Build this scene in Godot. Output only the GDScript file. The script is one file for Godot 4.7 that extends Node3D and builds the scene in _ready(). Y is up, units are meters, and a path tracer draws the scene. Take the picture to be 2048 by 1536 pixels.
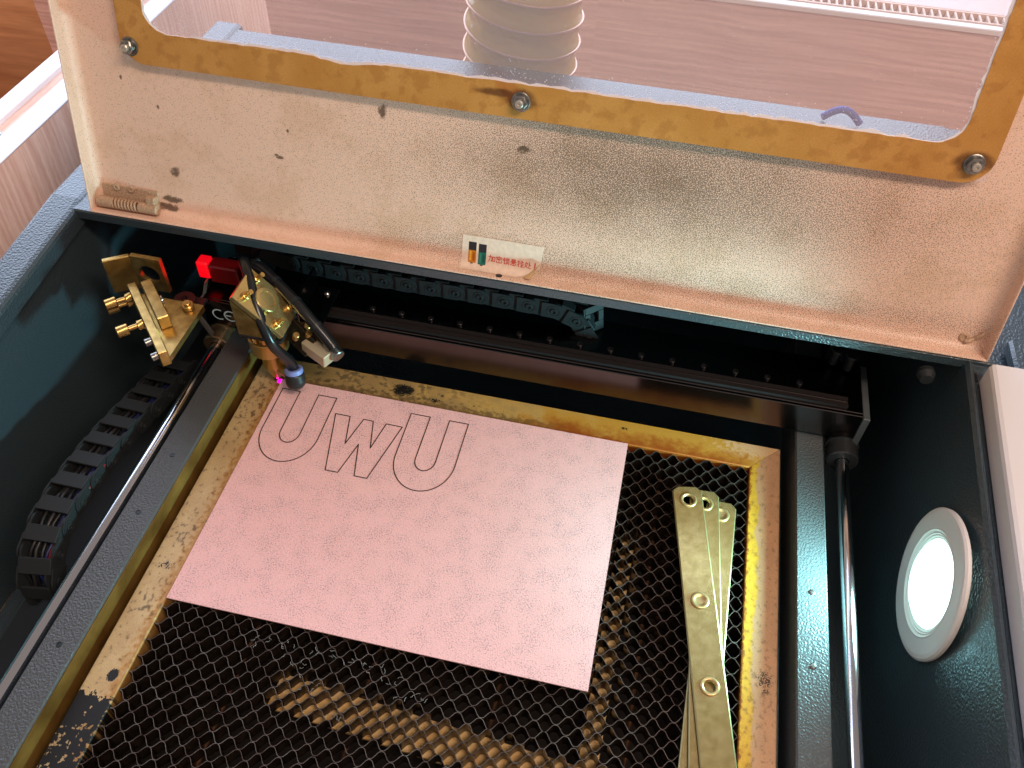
extends Node3D

# ---------------------------------------------------------------- shape helpers
const TINY := 1e-9

func S() -> SurfaceTool:
	var st := SurfaceTool.new()
	st.begin(Mesh.PRIMITIVE_TRIANGLES)
	return st

func face_n(st: SurfaceTool, pts: Array, n: Vector3, g := -1, uvs := []) -> void:
	st.set_smooth_group(g)
	for i in range(1, pts.size() - 1):
		var ids := [0, i, i + 1]
		var a: Vector3 = pts[0]
		var b: Vector3 = pts[i]
		var c: Vector3 = pts[i + 1]
		var nn := (a - c).cross(a - b)
		if nn.length_squared() < 1e-22:
			continue
		if nn.dot(n) < 0:
			ids = [0, i + 1, i]
		for k in ids:
			if uvs.size():
				st.set_uv(uvs[k])
			st.add_vertex(pts[k])

func face_c(st: SurfaceTool, pts: Array, c: Vector3, g := -1) -> void:
	var m := Vector3.ZERO
	for q in pts:
		m += q
	m /= pts.size()
	face_n(st, pts, m - c, g)

func box(st: SurfaceTool, lo: Vector3, hi: Vector3, ch := 0.0, xf := Transform3D()) -> void:
	var c := (lo + hi) * 0.5
	var e := (hi - lo) * 0.5
	var wc := xf * c
	ch = minf(ch, 0.45 * minf(e.x, minf(e.y, e.z)) * 2.0)
	for ax in 3:
		for s in [-1.0, 1.0]:
			var b := (ax + 1) % 3
			var d := (ax + 2) % 3
			var pts := []
			for q in [[-1, -1], [1, -1], [1, 1], [-1, 1]]:
				var v := Vector3()
				v[ax] = s * e[ax]
				v[b] = q[0] * (e[b] - ch)
				v[d] = q[1] * (e[d] - ch)
				pts.append(xf * (c + v))
			face_c(st, pts, wc)
	if ch <= 0.0:
		return
	for ax in 3:
		var b := (ax + 1) % 3
		var d := (ax + 2) % 3
		for sb in [-1.0, 1.0]:
			for sd in [-1.0, 1.0]:
				var pts := []
				for t in [-1.0, 1.0]:
					var v := Vector3()
					v[ax] = t * (e[ax] - ch)
					v[b] = sb * e[b]
					v[d] = sd * (e[d] - ch)
					var w := v
					w[b] = sb * (e[b] - ch)
					w[d] = sd * e[d]
					if t < 0:
						pts = [xf * (c + v), xf * (c + w)]
					else:
						pts.append(xf * (c + w))
						pts.append(xf * (c + v))
				face_c(st, pts, wc)
	for sx in [-1.0, 1.0]:
		for sy in [-1.0, 1.0]:
			for sz in [-1.0, 1.0]:
				var sg := Vector3(sx, sy, sz)
				var pts := []
				for ax in 3:
					var v := Vector3()
					for k in 3:
						v[k] = sg[k] * (e[k] if k == ax else e[k] - ch)
					pts.append(xf * (c + v))
				face_c(st, pts, wc)

# profile of (radius, height) turned round the local y axis; outside is to the right of the way up
func lathe(st: SurfaceTool, prof: Array, xf := Transform3D(), seg := 24, smooth := false) -> void:
	for i in range(prof.size() - 1):
		var p0: Vector2 = prof[i]
		var p1: Vector2 = prof[i + 1]
		var n2 := Vector2(p1.y - p0.y, p0.x - p1.x)
		for k in seg:
			var a := TAU * k / seg
			var b := TAU * (k + 1) / seg if k < seg - 1 else 0.0
			var ma := TAU * (k + 0.5) / seg
			var pts := [xf * Vector3(p0.x * cos(a), p0.y, p0.x * sin(a)), xf * Vector3(p1.x * cos(a), p1.y, p1.x * sin(a)), xf * Vector3(p1.x * cos(b), p1.y, p1.x * sin(b)), xf * Vector3(p0.x * cos(b), p0.y, p0.x * sin(b))]
			var n := xf.basis * Vector3(n2.x * cos(ma), n2.y, n2.x * sin(ma))
			if p0.x < TINY:
				pts = [pts[0], pts[1], pts[2]]
			elif p1.x < TINY:
				pts = [pts[0], pts[1], pts[3]]
			face_n(st, pts, n, (0 if smooth else i + 1))

func cyl(st: SurfaceTool, a: Vector3, b: Vector3, r: float, seg := 20, ch := 0.0) -> void:
	var l := (b - a).length()
	var xf := along(a, b)
	if ch > 0.0:
		lathe(st, [Vector2(0, 0), Vector2(r - ch, 0), Vector2(r, ch), Vector2(r, l - ch), Vector2(r - ch, l), Vector2(0, l)], xf, seg)
	else:
		lathe(st, [Vector2(0, 0), Vector2(r, 0), Vector2(r, l), Vector2(0, l)], xf, seg)

# a frame at a whose y axis points to b
func along(a: Vector3, b: Vector3) -> Transform3D:
	var y := (b - a).normalized()
	var x := y.cross(Vector3(0.3, 0.2, 1.0) if absf(y.z) < 0.9 else Vector3(1, 0, 0)).normalized()
	return Transform3D(Basis(x, y, x.cross(y)), a)

func tube(st: SurfaceTool, pts: Array, r: float, seg := 12, g := 0) -> void:
	var n := pts.size()
	var u := Vector3.ZERO
	var rings := []
	for i in n:
		var t: Vector3 = (pts[mini(i + 1, n - 1)] - pts[maxi(i - 1, 0)]).normalized()
		if i == 0:
			u = t.cross(Vector3(0.31, 0.83, 0.46)).normalized()
		u = (u - t * t.dot(u)).normalized()
		var w := t.cross(u)
		var ring := []
		for k in seg:
			var a := TAU * k / seg
			ring.append(pts[i] + (u * cos(a) + w * sin(a)) * r)
		rings.append(ring)
	for i in n - 1:
		for k in seg:
			var m: Vector3 = (pts[i] + pts[i + 1]) * 0.5
			face_c(st, [rings[i][k], rings[i + 1][k], rings[i + 1][(k + 1) % seg], rings[i][(k + 1) % seg]], m, g)
	face_n(st, rings[0], pts[0] - pts[1])
	face_n(st, rings[n - 1], pts[n - 1] - pts[n - 2])

# polygon in the local x-y plane pushed along local z from 0 to h
func prism(st: SurfaceTool, poly: Array, h: float, xf := Transform3D()) -> void:
	var pv := PackedVector2Array(poly)
	var area := 0.0
	for i in pv.size():
		area += pv[i].cross(pv[(i + 1) % pv.size()])
	var ids := Geometry2D.triangulate_polygon(pv)
	for i in range(0, ids.size(), 3):
		for top in [0, 1]:
			var pts := []
			for k in 3:
				var q := pv[ids[i + k]]
				pts.append(xf * Vector3(q.x, q.y, h * top))
			face_n(st, pts, xf.basis.z * (1.0 if (top == 1) == (h > 0) else -1.0))
	for i in pv.size():
		var a := pv[i]
		var b := pv[(i + 1) % pv.size()]
		var n2 := Vector2(b.y - a.y, a.x - b.x) * signf(area)
		face_n(st, [xf * Vector3(a.x, a.y, 0), xf * Vector3(b.x, b.y, 0), xf * Vector3(b.x, b.y, h), xf * Vector3(a.x, a.y, h)], xf.basis * Vector3(n2.x, n2.y, 0))

func obj(called: String, st: SurfaceTool, m: Material, parent: Node = null) -> MeshInstance3D:
	st.generate_normals()
	var o := MeshInstance3D.new()
	o.name = called
	o.mesh = st.commit()
	o.material_override = m
	(parent if parent else self).add_child(o, true)
	return o

func put(called: String, mesh: Mesh, m: Material, parent: Node, xf := Transform3D()) -> MeshInstance3D:
	var o := MeshInstance3D.new()
	o.name = called
	o.mesh = mesh
	o.material_override = m
	o.transform = xf
	parent.add_child(o, true)
	return o

func mesh_of(st: SurfaceTool) -> Mesh:
	st.generate_normals()
	return st.commit()

func tag(o: Node, label: String, category: String, group := "") -> Node:
	o.set_meta("label", label)
	o.set_meta("category", category)
	if group:
		o.set_meta("group", group)
	return o

func thing(called: String, label: String, category: String, at := Vector3.ZERO, group := "") -> Node3D:
	var o := Node3D.new()
	o.name = called
	add_child(o, true)
	o.position = at
	tag(o, label, category, group)
	return o

# ---------------------------------------------------------------- materials
func C(r: float, g: float, b: float, a := 255.0) -> Color:
	return Color(r / 255.0, g / 255.0, b / 255.0, a / 255.0)

func mat(called: String, c: Color, rough := 0.5, metal := 0.0, spec := 0.5) -> StandardMaterial3D:
	var m := StandardMaterial3D.new()
	m.resource_name = called
	m.albedo_color = c
	m.roughness = rough
	m.metallic = metal
	m.metallic_specular = spec
	return m

func noise(freq: float, sd: int, oct := 3, kind := FastNoiseLite.TYPE_SIMPLEX_SMOOTH) -> FastNoiseLite:
	var n := FastNoiseLite.new()
	n.seed = sd
	n.frequency = freq
	n.noise_type = kind
	n.fractal_type = FastNoiseLite.FRACTAL_FBM if oct > 1 else FastNoiseLite.FRACTAL_NONE
	n.fractal_octaves = oct
	return n

func field(n: FastNoiseLite, w: int, h: int) -> PackedByteArray:
	var im := n.get_image(w, h, false, false, true)
	im.convert(Image.FORMAT_L8)
	return im.get_data()

func relief(m: StandardMaterial3D, freq: float, sd: int, tiles: float, cm: float, oct := 2, size := 512) -> void:
	var t := NoiseTexture2D.new()
	t.width = size
	t.height = size
	t.seamless = true
	t.noise = noise(freq, sd, oct)
	m.heightmap_enabled = true
	m.heightmap_texture = t
	m.heightmap_scale = cm
	m.uv1_triplanar = true
	m.uv1_world_triplanar = true
	m.uv1_scale = Vector3(tiles, tiles, tiles)

func tone(m: StandardMaterial3D, freq: float, sd: int, tiles: Vector3, a: Color, b: Color, oct := 4, size := 512) -> void:
	var t := NoiseTexture2D.new()
	t.width = size
	t.height = size
	t.seamless = true
	t.noise = noise(freq, sd, oct)
	var gr := Gradient.new()
	gr.set_color(0, a)
	gr.set_color(1, b)
	t.color_ramp = gr
	m.albedo_color = Color.WHITE
	m.albedo_texture = t
	m.uv1_triplanar = true
	m.uv1_world_triplanar = true
	m.uv1_scale = tiles

func picture(bytes: PackedByteArray, w: int, h: int) -> ImageTexture:
	return ImageTexture.create_from_image(Image.create_from_data(w, h, false, Image.FORMAT_RGB8, bytes))

func smooth01(a: float, b: float, x: float) -> float:
	var t := clampf((x - a) / (b - a), 0.0, 1.0)
	return t * t * (3.0 - 2.0 * t)

func bump2(u: float, v: float, cu: float, cv: float, ru: float, rv: float) -> float:
	var d := ((u - cu) / ru) ** 2 + ((v - cv) / rv) ** 2
	return exp(-d)

var M := {}

# ---------------------------------------------------------------- the machine's measures
const TILT := 0.25307          # the lid leans back by 14.5 degrees
const LID0 := Vector3(-0.1557, 0.12, -0.0369)
var LV := Vector3(0, cos(TILT), -sin(TILT))
var LW := Vector3(0, sin(TILT), cos(TILT))

func lid_xf() -> Transform3D:      # local x along the hinge, y up the lid, z out of its inner side
	return Transform3D(Basis(Vector3(1, 0, 0), LV, LW), LID0)

func top_y(z: float) -> float:     # the housing's top slopes down to the front
	return 0.1155 - 0.095 * maxf(z, -0.05)

func _ready() -> void:
	var t0 := Time.get_ticks_msec()
	set_camera_and_light()
	make_materials()
	build_housing()
	build_surroundings()
	build_bed()
	build_paper()
	build_bars()
	build_rails()
	build_gantry()
	build_gantry_chain()
	build_side_chain()
	build_mirror_mount()
	build_red_module()
	build_head()
	build_lid()
	build_hose()
	build_lamp()

# ---------------------------------------------------------------- camera and light
func set_camera_and_light() -> void:
	var cam := Camera3D.new()
	cam.name = "camera"
	cam.transform = Transform3D(Basis(Vector3(0.976802, 0.029189, -0.212146), Vector3(-0.1779, 0.662062, -0.728028), Vector3(0.119204, 0.74888, 0.651896)).orthonormalized(), Vector3(0.28011, 0.55634, 0.44271))
	cam.fov = 47.882
	cam.near = 0.02
	cam.far = 40.0
	add_child(cam)
	var env := Environment.new()
	env.background_mode = Environment.BG_COLOR
	env.background_color = C(154, 141, 136)
	env.background_energy_multiplier = 1.0
	env.tonemap_mode = Environment.TONE_MAPPER_LINEAR
	env.tonemap_exposure = 1.0
	env.sdfgi_enabled = true
	env.ssao_enabled = true
	env.ssil_enabled = true
	var we := WorldEnvironment.new()
	we.name = "world_environment"
	we.environment = env
	add_child(we)
	# the room's ceiling lamp, warm, above and in front of the machine
	var lamp := thing("ceiling_lamp", "long warm ceiling lamp hanging above the laser cutter, out of the picture", "lamp", Vector3(1.15, 1.75, 0.75))
	var st := S()
	box(st, Vector3(-0.62, 0.0, -0.17), Vector3(0.62, 0.05, 0.17), 0.006)
	obj("lamp_body", st, mat("lamp_white", C(225, 225, 222), 0.5), lamp)
	st = S()
	box(st, Vector3(-0.6, -0.012, -0.15), Vector3(0.6, -0.001, 0.15), 0.003)
	var glow := mat("warm_glow", C(255, 240, 225), 0.4)
	glow.emission_enabled = true
	glow.emission = C(255, 226, 200)
	glow.emission_energy_multiplier = 3.0
	obj("diffuser", st, glow, lamp)
	var al := AreaLight3D.new()
	al.name = "ceiling_light"
	al.area_size = Vector2(1.2, 0.3)
	al.area_normalize_energy = true
	al.light_color = C(255, 229, 208)
	al.light_energy = 2.95
	al.area_range = 8.0
	al.shadow_enabled = true
	al.position = Vector3(0, -0.016, 0)
	al.rotation = Vector3(-PI / 2, 0, 0)
	lamp.add_child(al)
	# the bright window over the sill behind the machine
	var win := thing("window", "bright daylight window above the sill behind the laser cutter, out of the picture", "window", Vector3(-1.1, 0.1, -1.2))
	st = S()
	for x in [-2.0, -0.68, 0.62, 1.94]:
		box(st, Vector3(x, 0.0601, -0.03), Vector3(x + 0.06, 2.1399, 0.03), 0.004)
	box(st, Vector3(-2.0, 0.0, -0.03), Vector3(2.0, 0.06, 0.03), 0.004)
	box(st, Vector3(-2.0, 2.14, -0.03), Vector3(2.0, 2.2, 0.03), 0.004)
	obj("window_frame", st, mat("window_white", C(232, 232, 232), 0.4), win)
	st = S()
	box(st, Vector3(-1.939, 0.061, -0.012), Vector3(1.939, 2.139, -0.004))
	var day := mat("daylight_pane", C(220, 232, 255), 0.2)
	day.emission_enabled = true
	day.emission = C(214, 229, 255)
	day.emission_energy_multiplier = 2.6
	obj("pane", st, day, win)
	var wl := AreaLight3D.new()
	wl.name = "window_light"
	wl.area_size = Vector2(3.88, 2.08)
	wl.area_normalize_energy = true
	wl.light_color = C(205, 224, 255)
	wl.light_energy = 7.0
	wl.area_range = 8.0
	wl.shadow_enabled = true
	wl.position = Vector3(0, 1.1, 0.034)
	wl.rotation = Vector3(0, PI, 0)
	win.add_child(wl)

# ---------------------------------------------------------------- materials
func make_materials() -> void:
	var m := mat("housing_paint", C(54, 66, 72), 0.28, 0.0, 0.6)
	relief(m, 0.035, 3, 21.0, 0.03, 2)
	M.paint = m
	m = mat("beam_paint", C(72, 74, 74), 0.4, 0.0, 0.5)
	relief(m, 0.05, 5, 16.0, 0.035, 2)
	M.beam = m
	M.dark = M.paint
	m = mat("gantry_black", C(90, 83, 82), 0.2, 1.0)
	M.gloss = m
	M.satin = mat("satin_black", C(30, 31, 33), 0.38)
	M.plastic = mat("chain_plastic", C(36, 39, 40), 0.6, 0.0, 0.4)
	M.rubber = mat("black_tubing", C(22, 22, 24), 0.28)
	m = mat("chrome", C(205, 207, 210), 0.12, 1.0)
	M.chrome = m
	m = mat("bolt_steel", C(150, 150, 148), 0.3, 1.0)
	tone(m, 0.02, 8, Vector3(30, 30, 30), C(120, 116, 108), C(190, 190, 188))
	M.steel = m
	m = mat("brass", C(196, 158, 84), 0.3, 1.0)
	tone(m, 0.014, 9, Vector3(12, 12, 12), C(140, 114, 64), C(198, 168, 104))
	m.metallic = 0.85
	M.brass = m
	m = mat("brass_bright", C(198, 162, 98), 0.3, 0.9)
	M.brass2 = m
	M.eyelet = mat("eyelet_zinc", C(196, 168, 116), 0.34, 0.75)
	m = mat("zinc_yellow", C(190, 182, 118), 0.36, 0.75)
	tone(m, 0.012, 12, Vector3(16, 16, 1.6), C(182, 158, 98), C(210, 188, 132))
	m.uv1_world_triplanar = false
	m.metallic = 0.85
	m.roughness = 0.24
	M.zinc = m
	M.bar_edge = mat("bare_bar_edge", C(176, 164, 116), 0.42, 0.85)
	M.white = mat("panel_white", C(214, 208, 206), 0.45)
	M.white_trim = mat("white_edging", C(236, 234, 236), 0.4)
	M.red = mat("red_plastic", C(96, 10, 14), 0.25)
	M.blue = mat("blue_plastic", C(120, 132, 190), 0.35)
	M.lilac = M.blue

func wood(called: String, seedling: int, a: Color, b: Color, w := 1024, h := 512, stretch := 18.0, contrast := 1.0) -> StandardMaterial3D:
	# grain lines run along u: noise computed narrow and drawn out lengthwise
	var im := noise(0.11, seedling, 3).get_image(int(w / stretch), h, false, false, true)
	im.convert(Image.FORMAT_L8)
	im.resize(w, h, Image.INTERPOLATE_CUBIC)
	var g := im.get_data()
	im = noise(0.42, seedling + 2, 2).get_image(int(w / 7.0), h, false, false, true)
	im.convert(Image.FORMAT_L8)
	im.resize(w, h, Image.INTERPOLATE_CUBIC)
	var f := im.get_data()
	var wave := noise(0.004, seedling + 3, 2)
	var bytes := PackedByteArray()
	bytes.resize(w * h * 3)
	var shift := PackedInt32Array()
	shift.resize(w)
	for i in w:
		shift[i] = int(wave.get_noise_1d(i) * 6.0)
	for j in h:
		for i in w:
			var jj := posmod(j + shift[i], h)
			var t := clampf(0.5 + ((g[jj * w + i] - 128) * 0.006 + (f[j * w + i] - 128) * 0.0022) * contrast, 0.0, 1.0)
			var k := (j * w + i) * 3
			bytes[k] = int(255 * lerpf(a.r, b.r, t))
			bytes[k + 1] = int(255 * lerpf(a.g, b.g, t))
			bytes[k + 2] = int(255 * lerpf(a.b, b.b, t))
	var m := mat(called, Color.WHITE, 0.6, 0.0, 0.35)
	m.albedo_texture = picture(bytes, w, h)
	return m

# ---------------------------------------------------------------- housing
# a cross-section of (x, y measured from the sloping top; below -1: height above the floor pan) drawn from z0 to z1
func loft(st: SurfaceTool, sec: Array, z0: float, z1: float, steps := 1) -> void:
	var ctr := Vector2.ZERO
	var area := 0.0
	var pts := []
	for s in sec:
		pts.append(s)
	for i in pts.size():
		area += (pts[i] as Vector2).cross(pts[(i + 1) % pts.size()])
	var hold := func(q: Vector2, z: float) -> Vector3:
		return Vector3(q.x, (q.y if q.y < -0.05 else q.y + top_y(z)), z)
	for k in steps:
		var za := lerpf(z0, z1, float(k) / steps)
		var zb := lerpf(z0, z1, float(k + 1) / steps)
		for i in pts.size():
			var a: Vector2 = pts[i]
			var b: Vector2 = pts[(i + 1) % pts.size()]
			var aa := Vector2(a.x, a.y if a.y < -0.05 else a.y + 0.11)
			var bb := Vector2(b.x, b.y if b.y < -0.05 else b.y + 0.11)
			var n2 := Vector2(bb.y - aa.y, aa.x - bb.x) * (signf(area) if area != 0 else 1.0)
			face_n(st, [hold.call(a, za), hold.call(b, za), hold.call(b, zb), hold.call(a, zb)], Vector3(n2.x, n2.y, 0))
	for z in [z0, z1]:
		var flat := PackedVector2Array()
		for q in pts:
			var w: Vector3 = hold.call(q, z)
			flat.append(Vector2(w.x, w.y))
		var ids := Geometry2D.triangulate_polygon(flat)
		for i in range(0, ids.size(), 3):
			face_n(st, [Vector3(flat[ids[i]].x, flat[ids[i]].y, z), Vector3(flat[ids[i + 1]].x, flat[ids[i + 1]].y, z), Vector3(flat[ids[i + 2]].x, flat[ids[i + 2]].y, z)], Vector3(0, 0, 1 if z == z1 else -1))

func build_housing() -> void:
	var h := thing("laser_cutter_housing", "dark blue-grey painted steel housing of the laser cutter with open work area", "machine housing")
	var st := S()
	# left wall with its rounded, orange-peel painted top and the short inner lip
	loft(st, [Vector2(-0.2, -0.1), Vector2(-0.2, -0.004), Vector2(-0.1988, -0.0012), Vector2(-0.196, 0.0), Vector2(-0.1755, 0.0), Vector2(-0.1726, -0.0007), Vector2(-0.1707, -0.0024), Vector2(-0.17, -0.005), Vector2(-0.17, -0.017), Vector2(-0.1745, -0.017), Vector2(-0.1745, -0.1)], -0.36, -0.05)
	loft(st, [Vector2(-0.2, -0.1), Vector2(-0.2, -0.004), Vector2(-0.1988, -0.0012), Vector2(-0.196, 0.0), Vector2(-0.1755, 0.0), Vector2(-0.1726, -0.0007), Vector2(-0.1707, -0.0024), Vector2(-0.17, -0.005), Vector2(-0.17, -0.017), Vector2(-0.1745, -0.017), Vector2(-0.1745, -0.1)], -0.05, 0.47)
	obj("left_wall", st, M.paint, h)
	st = S()
	# right wall leans outwards and ends in a narrow ledge
	loft(st, [Vector2(0.56, -0.1), Vector2(0.56, -0.004), Vector2(0.5245, -0.004), Vector2(0.5225, -0.001), Vector2(0.5205, -0.001), Vector2(0.5185, -0.004), Vector2(0.4975, -0.1)], -0.0372, 0.47)
	loft(st, [Vector2(0.70, -0.1), Vector2(0.70, -0.008), Vector2(0.54, -0.008), Vector2(0.54, -0.1)], -0.36, -0.03)
	prism(st, [Vector2(0.4975, -0.1), Vector2(0.5178, 0.1088), Vector2(0.5395, 0.1088), Vector2(0.5395, -0.1)], 0.312, Transform3D(Basis(), Vector3(0, 0, -0.3495)))
	obj("right_wall", st, M.paint, h)
	st = S()
	box(st, Vector3(-0.1744, 0.1095, -0.352), Vector3(0.5395, 0.1187, -0.0375), 0.0012)
	obj("rear_deck", st, M.paint, h)
	st = S()
	box(st, Vector3(-0.1743, -0.1, -0.36), Vector3(0.5395, 0.1092, -0.352))
	obj("back_wall", st, M.dark, h)
	st = S()
	box(st, Vector3(-0.174, -0.108, -0.35), Vector3(0.56, -0.1005, 0.47))
	obj("floor_pan", st, M.dark, h)
	st = S()
	box(st, Vector3(-0.174, -0.1, 0.44), Vector3(0.4965, 0.068, 0.468), 0.002)
	obj("front_wall", st, M.paint, h)
	# the pale control panel that rises along the right edge
	st = S()
	loft(st, [Vector2(0.5265, -0.003), Vector2(0.5265, 0.0125), Vector2(0.5275, 0.0148), Vector2(0.5297, 0.016), Vector2(0.70, 0.016), Vector2(0.70, -0.003)], -0.021, 0.47)
	var cp := obj("control_panel", st, M.white, h)
	cp.set_meta("label", "pale control panel along the right edge")
	# seam bracket behind the control panel
	st = S()
	box(st, Vector3(0.549, 0.1125, -0.062), Vector3(0.61, 0.1235, -0.0285), 0.002)
	obj("hinge_cover", st, M.paint, h)
	st = S()
	box(st, Vector3(0.5215, 0.104, -0.03), Vector3(0.5262, 0.1145, -0.0215), 0.0006)
	obj("corner_block", st, M.plastic, h)
	# the small rubber stop below the lid's right corner
	st = S()
	lathe(st, [Vector2(0, 0), Vector2(0.006, 0), Vector2(0.0065, 0.004), Vector2(0.0045, 0.009), Vector2(0, 0.0095)], Transform3D(Basis(Vector3(1, 0, 0), Vector3(0, 0, 1), Vector3(0, -1, 0)), Vector3(0.497, 0.1005, -0.0378)), 16)
	obj("rubber_stop", st, M.plastic, h)
	# cable tray under the side chain on the left
	st = S()
	box(st, Vector3(-0.122, -0.046, -0.1), Vector3(-0.075, -0.043, 0.43), 0.0005)
	box(st, Vector3(-0.0765, -0.0428, -0.1), Vector3(-0.075, -0.02, 0.43), 0.0003)
	obj("cable_tray", st, M.satin, h)
	var rng := RandomNumberGenerator.new()
	rng.seed = 4
	for k in 7:
		st = S()
		var c := Vector3(-0.0742, -0.024, 0.06 + 0.032 * k + rng.randf_range(-0.003, 0.003))
		cyl(st, c, c + Vector3(0.0012, 0, 0), 0.0012, 10)
		obj("rivet", st, M.brass, h)

# ---------------------------------------------------------------- what stands round the machine
func build_surroundings() -> void:
	var w1 := wood("pink_beech", 21, C(226, 176, 152), C(250, 212, 190), 1024, 512, 26.0, 0.9)
	var w2 := wood("brown_beech", 31, C(206, 166, 156), C(240, 204, 194), 1024, 512, 30.0, 0.9)
	var w3 := wood("orange_floor", 41, C(196, 116, 64), C(232, 150, 92), 512, 512, 14.0, 0.8)
	# floor far below, seen past the left boards
	var fl := S()
	face_n(fl, [Vector3(-5, -0.62, -5), Vector3(3, -0.62, -5), Vector3(3, -0.62, 2), Vector3(-5, -0.62, 2)], Vector3.UP, -1, [Vector2(0, 0), Vector2(4, 0), Vector2(4, 2.2), Vector2(0, 2.2)])
	var f := obj("floor", fl, w3)
	f.set_meta("kind", "structure")
	# the table under the machine
	var st := S()
	uv_box(st, Vector3(-0.262, -0.135, -0.355), Vector3(0.9, -0.1085, 0.6), 1.0)
	tag(obj("table_top", st, w1), "beech table top that the laser cutter stands on", "table")
	# upright back board with its white top edge
	var b := thing("back_board", "brown wood board behind the laser cutter, seen through the lid window", "board")
	st = S()
	uv_box(st, Vector3(-0.75, -0.62, -0.7612), Vector3(1.3, 0.0335, -0.752), 1.1)
	obj("board", st, w2, b)
	st = S()
	box(st, Vector3(-0.75, 0.0337, -0.7612), Vector3(1.3, 0.0415, -0.748), 0.0012)
	obj("edging", st, M.white_trim, b)
	# sill behind it with a slotted radiator vent
	var s := thing("window_sill", "pale pink window sill behind the back board", "sill")
	st = S()
	box(st, Vector3(-0.9, 0.0, -1.17), Vector3(1.6, 0.0425, -0.7915), 0.002)
	box(st, Vector3(-0.9, 0.0, -0.7912), Vector3(0.398, 0.0395, -0.7618), 0.001)
	obj("sill_slab", st, mat("sill_pink", C(226, 200, 192), 0.5), s)
	var v := thing("vent_grille", "slotted beige vent grille let into the window sill", "vent")
	var vb := mat("vent_beige", C(226, 194, 176), 0.5)
	for zz in [-0.7908, -0.7655]:
		st = S()
		box(st, Vector3(0.40, 0.03, zz), Vector3(0.9, 0.0428, zz + 0.0034), 0.0004)
		obj("frame_bar", st, vb, v)
	var slat := S()
	box(slat, Vector3(-0.0014, 0.034, -0.7873), Vector3(0.0014, 0.0422, -0.7656), 0.0004)
	var sm := mesh_of(slat)
	for k in 48:
		put("slat", sm, vb, v, Transform3D(Basis(), Vector3(0.404 + 0.01025 * k, 0, 0)))
	st = S()
	box(st, Vector3(0.40, 0.016, -0.791), Vector3(0.9, 0.02, -0.7625))
	obj("vent_bottom", st, mat("vent_grey", C(120, 112, 106), 0.7), v)
	# an upright wooden side board on the left whose top is set with two white strips
	var sd := thing("side_board", "pinkish upright wooden board topped with two white strips, left of the housing", "board")
	st = S()
	uv_box(st, Vector3(-0.2868, -0.62, -0.6), Vector3(-0.2637, 0.1175, 0.5), 1.3, true)
	obj("board", st, w1, sd)
	st = S()
	uv_box(st, Vector3(-0.3022, -0.6, -0.6), Vector3(-0.2872, 0.115, 0.5), 1.3, true)
	obj("inlay_strip", st, w1, sd)
	for k in 2:
		st = S()
		box(st, Vector3([-0.287, -0.3219][k], [0.1177, -0.62][k], -0.6), Vector3([-0.2634, -0.3024][k], 0.1202, 0.5), 0.0008)
		obj("white_strip", st, M.white_trim, sd)
	st = S()
	lathe(st, [Vector2(0, 0), Vector2(0.0055, 0), Vector2(0.0055, 0.003), Vector2(0.0035, 0.0055), Vector2(0, 0.006)], Transform3D(Basis(), Vector3(-0.2945, 0.1151, -0.118)), 12)
	obj("cam_bolt", st, M.steel, sd)
	# a blue strap end behind the lid window
	st = S()
	var pts := []
	for k in 22:
		var t := float(k) / 21.0
		pts.append(Vector3(0.4235 + 0.034 * t, 0.1222 + 0.011 * sin(PI * t), -0.332 + 0.003 * t))
	tube(st, pts, 0.0034, 10)
	tag(obj("blue_cord", st, mat("blue_cord", C(70, 84, 170), 0.7)), "loop of blue cord lying on the deck behind the lid window", "cord")

func uv_box(st: SurfaceTool, lo: Vector3, hi: Vector3, per_m: float, grain_down := false) -> void:
	var c := (lo + hi) * 0.5
	for ax in 3:
		for s in [0, 1]:
			var b := (ax + 1) % 3
			var d := (ax + 2) % 3
			var pts := []
			var uvs := []
			for q in [[0, 0], [1, 0], [1, 1], [0, 1]]:
				var v := Vector3()
				v[ax] = hi[ax] if s else lo[ax]
				v[b] = hi[b] if q[0] else lo[b]
				v[d] = hi[d] if q[1] else lo[d]
				pts.append(v)
				var e := v - lo
				# grain follows the longest of the face's directions
				var uv := Vector2()
				if ax == 0:
					uv = Vector2(e.z, e.y)
				elif ax == 1:
					uv = Vector2(e.x, e.z)
				else:
					uv = Vector2(e.x, e.y)
				if grain_down:
					uv = Vector2(uv.y, uv.x)
				uvs.append(Vector2(uv.x * per_m, uv.y * per_m * 2.0))
			var n := Vector3()
			n[ax] = 1.0 if s else -1.0
			face_n(st, pts, n, -1, uvs)

# ---------------------------------------------------------------- honeycomb bed
const BW := 0.395       # inner width
const BD := 0.352       # inner depth
const FR := 0.0242      # frame width

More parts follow.
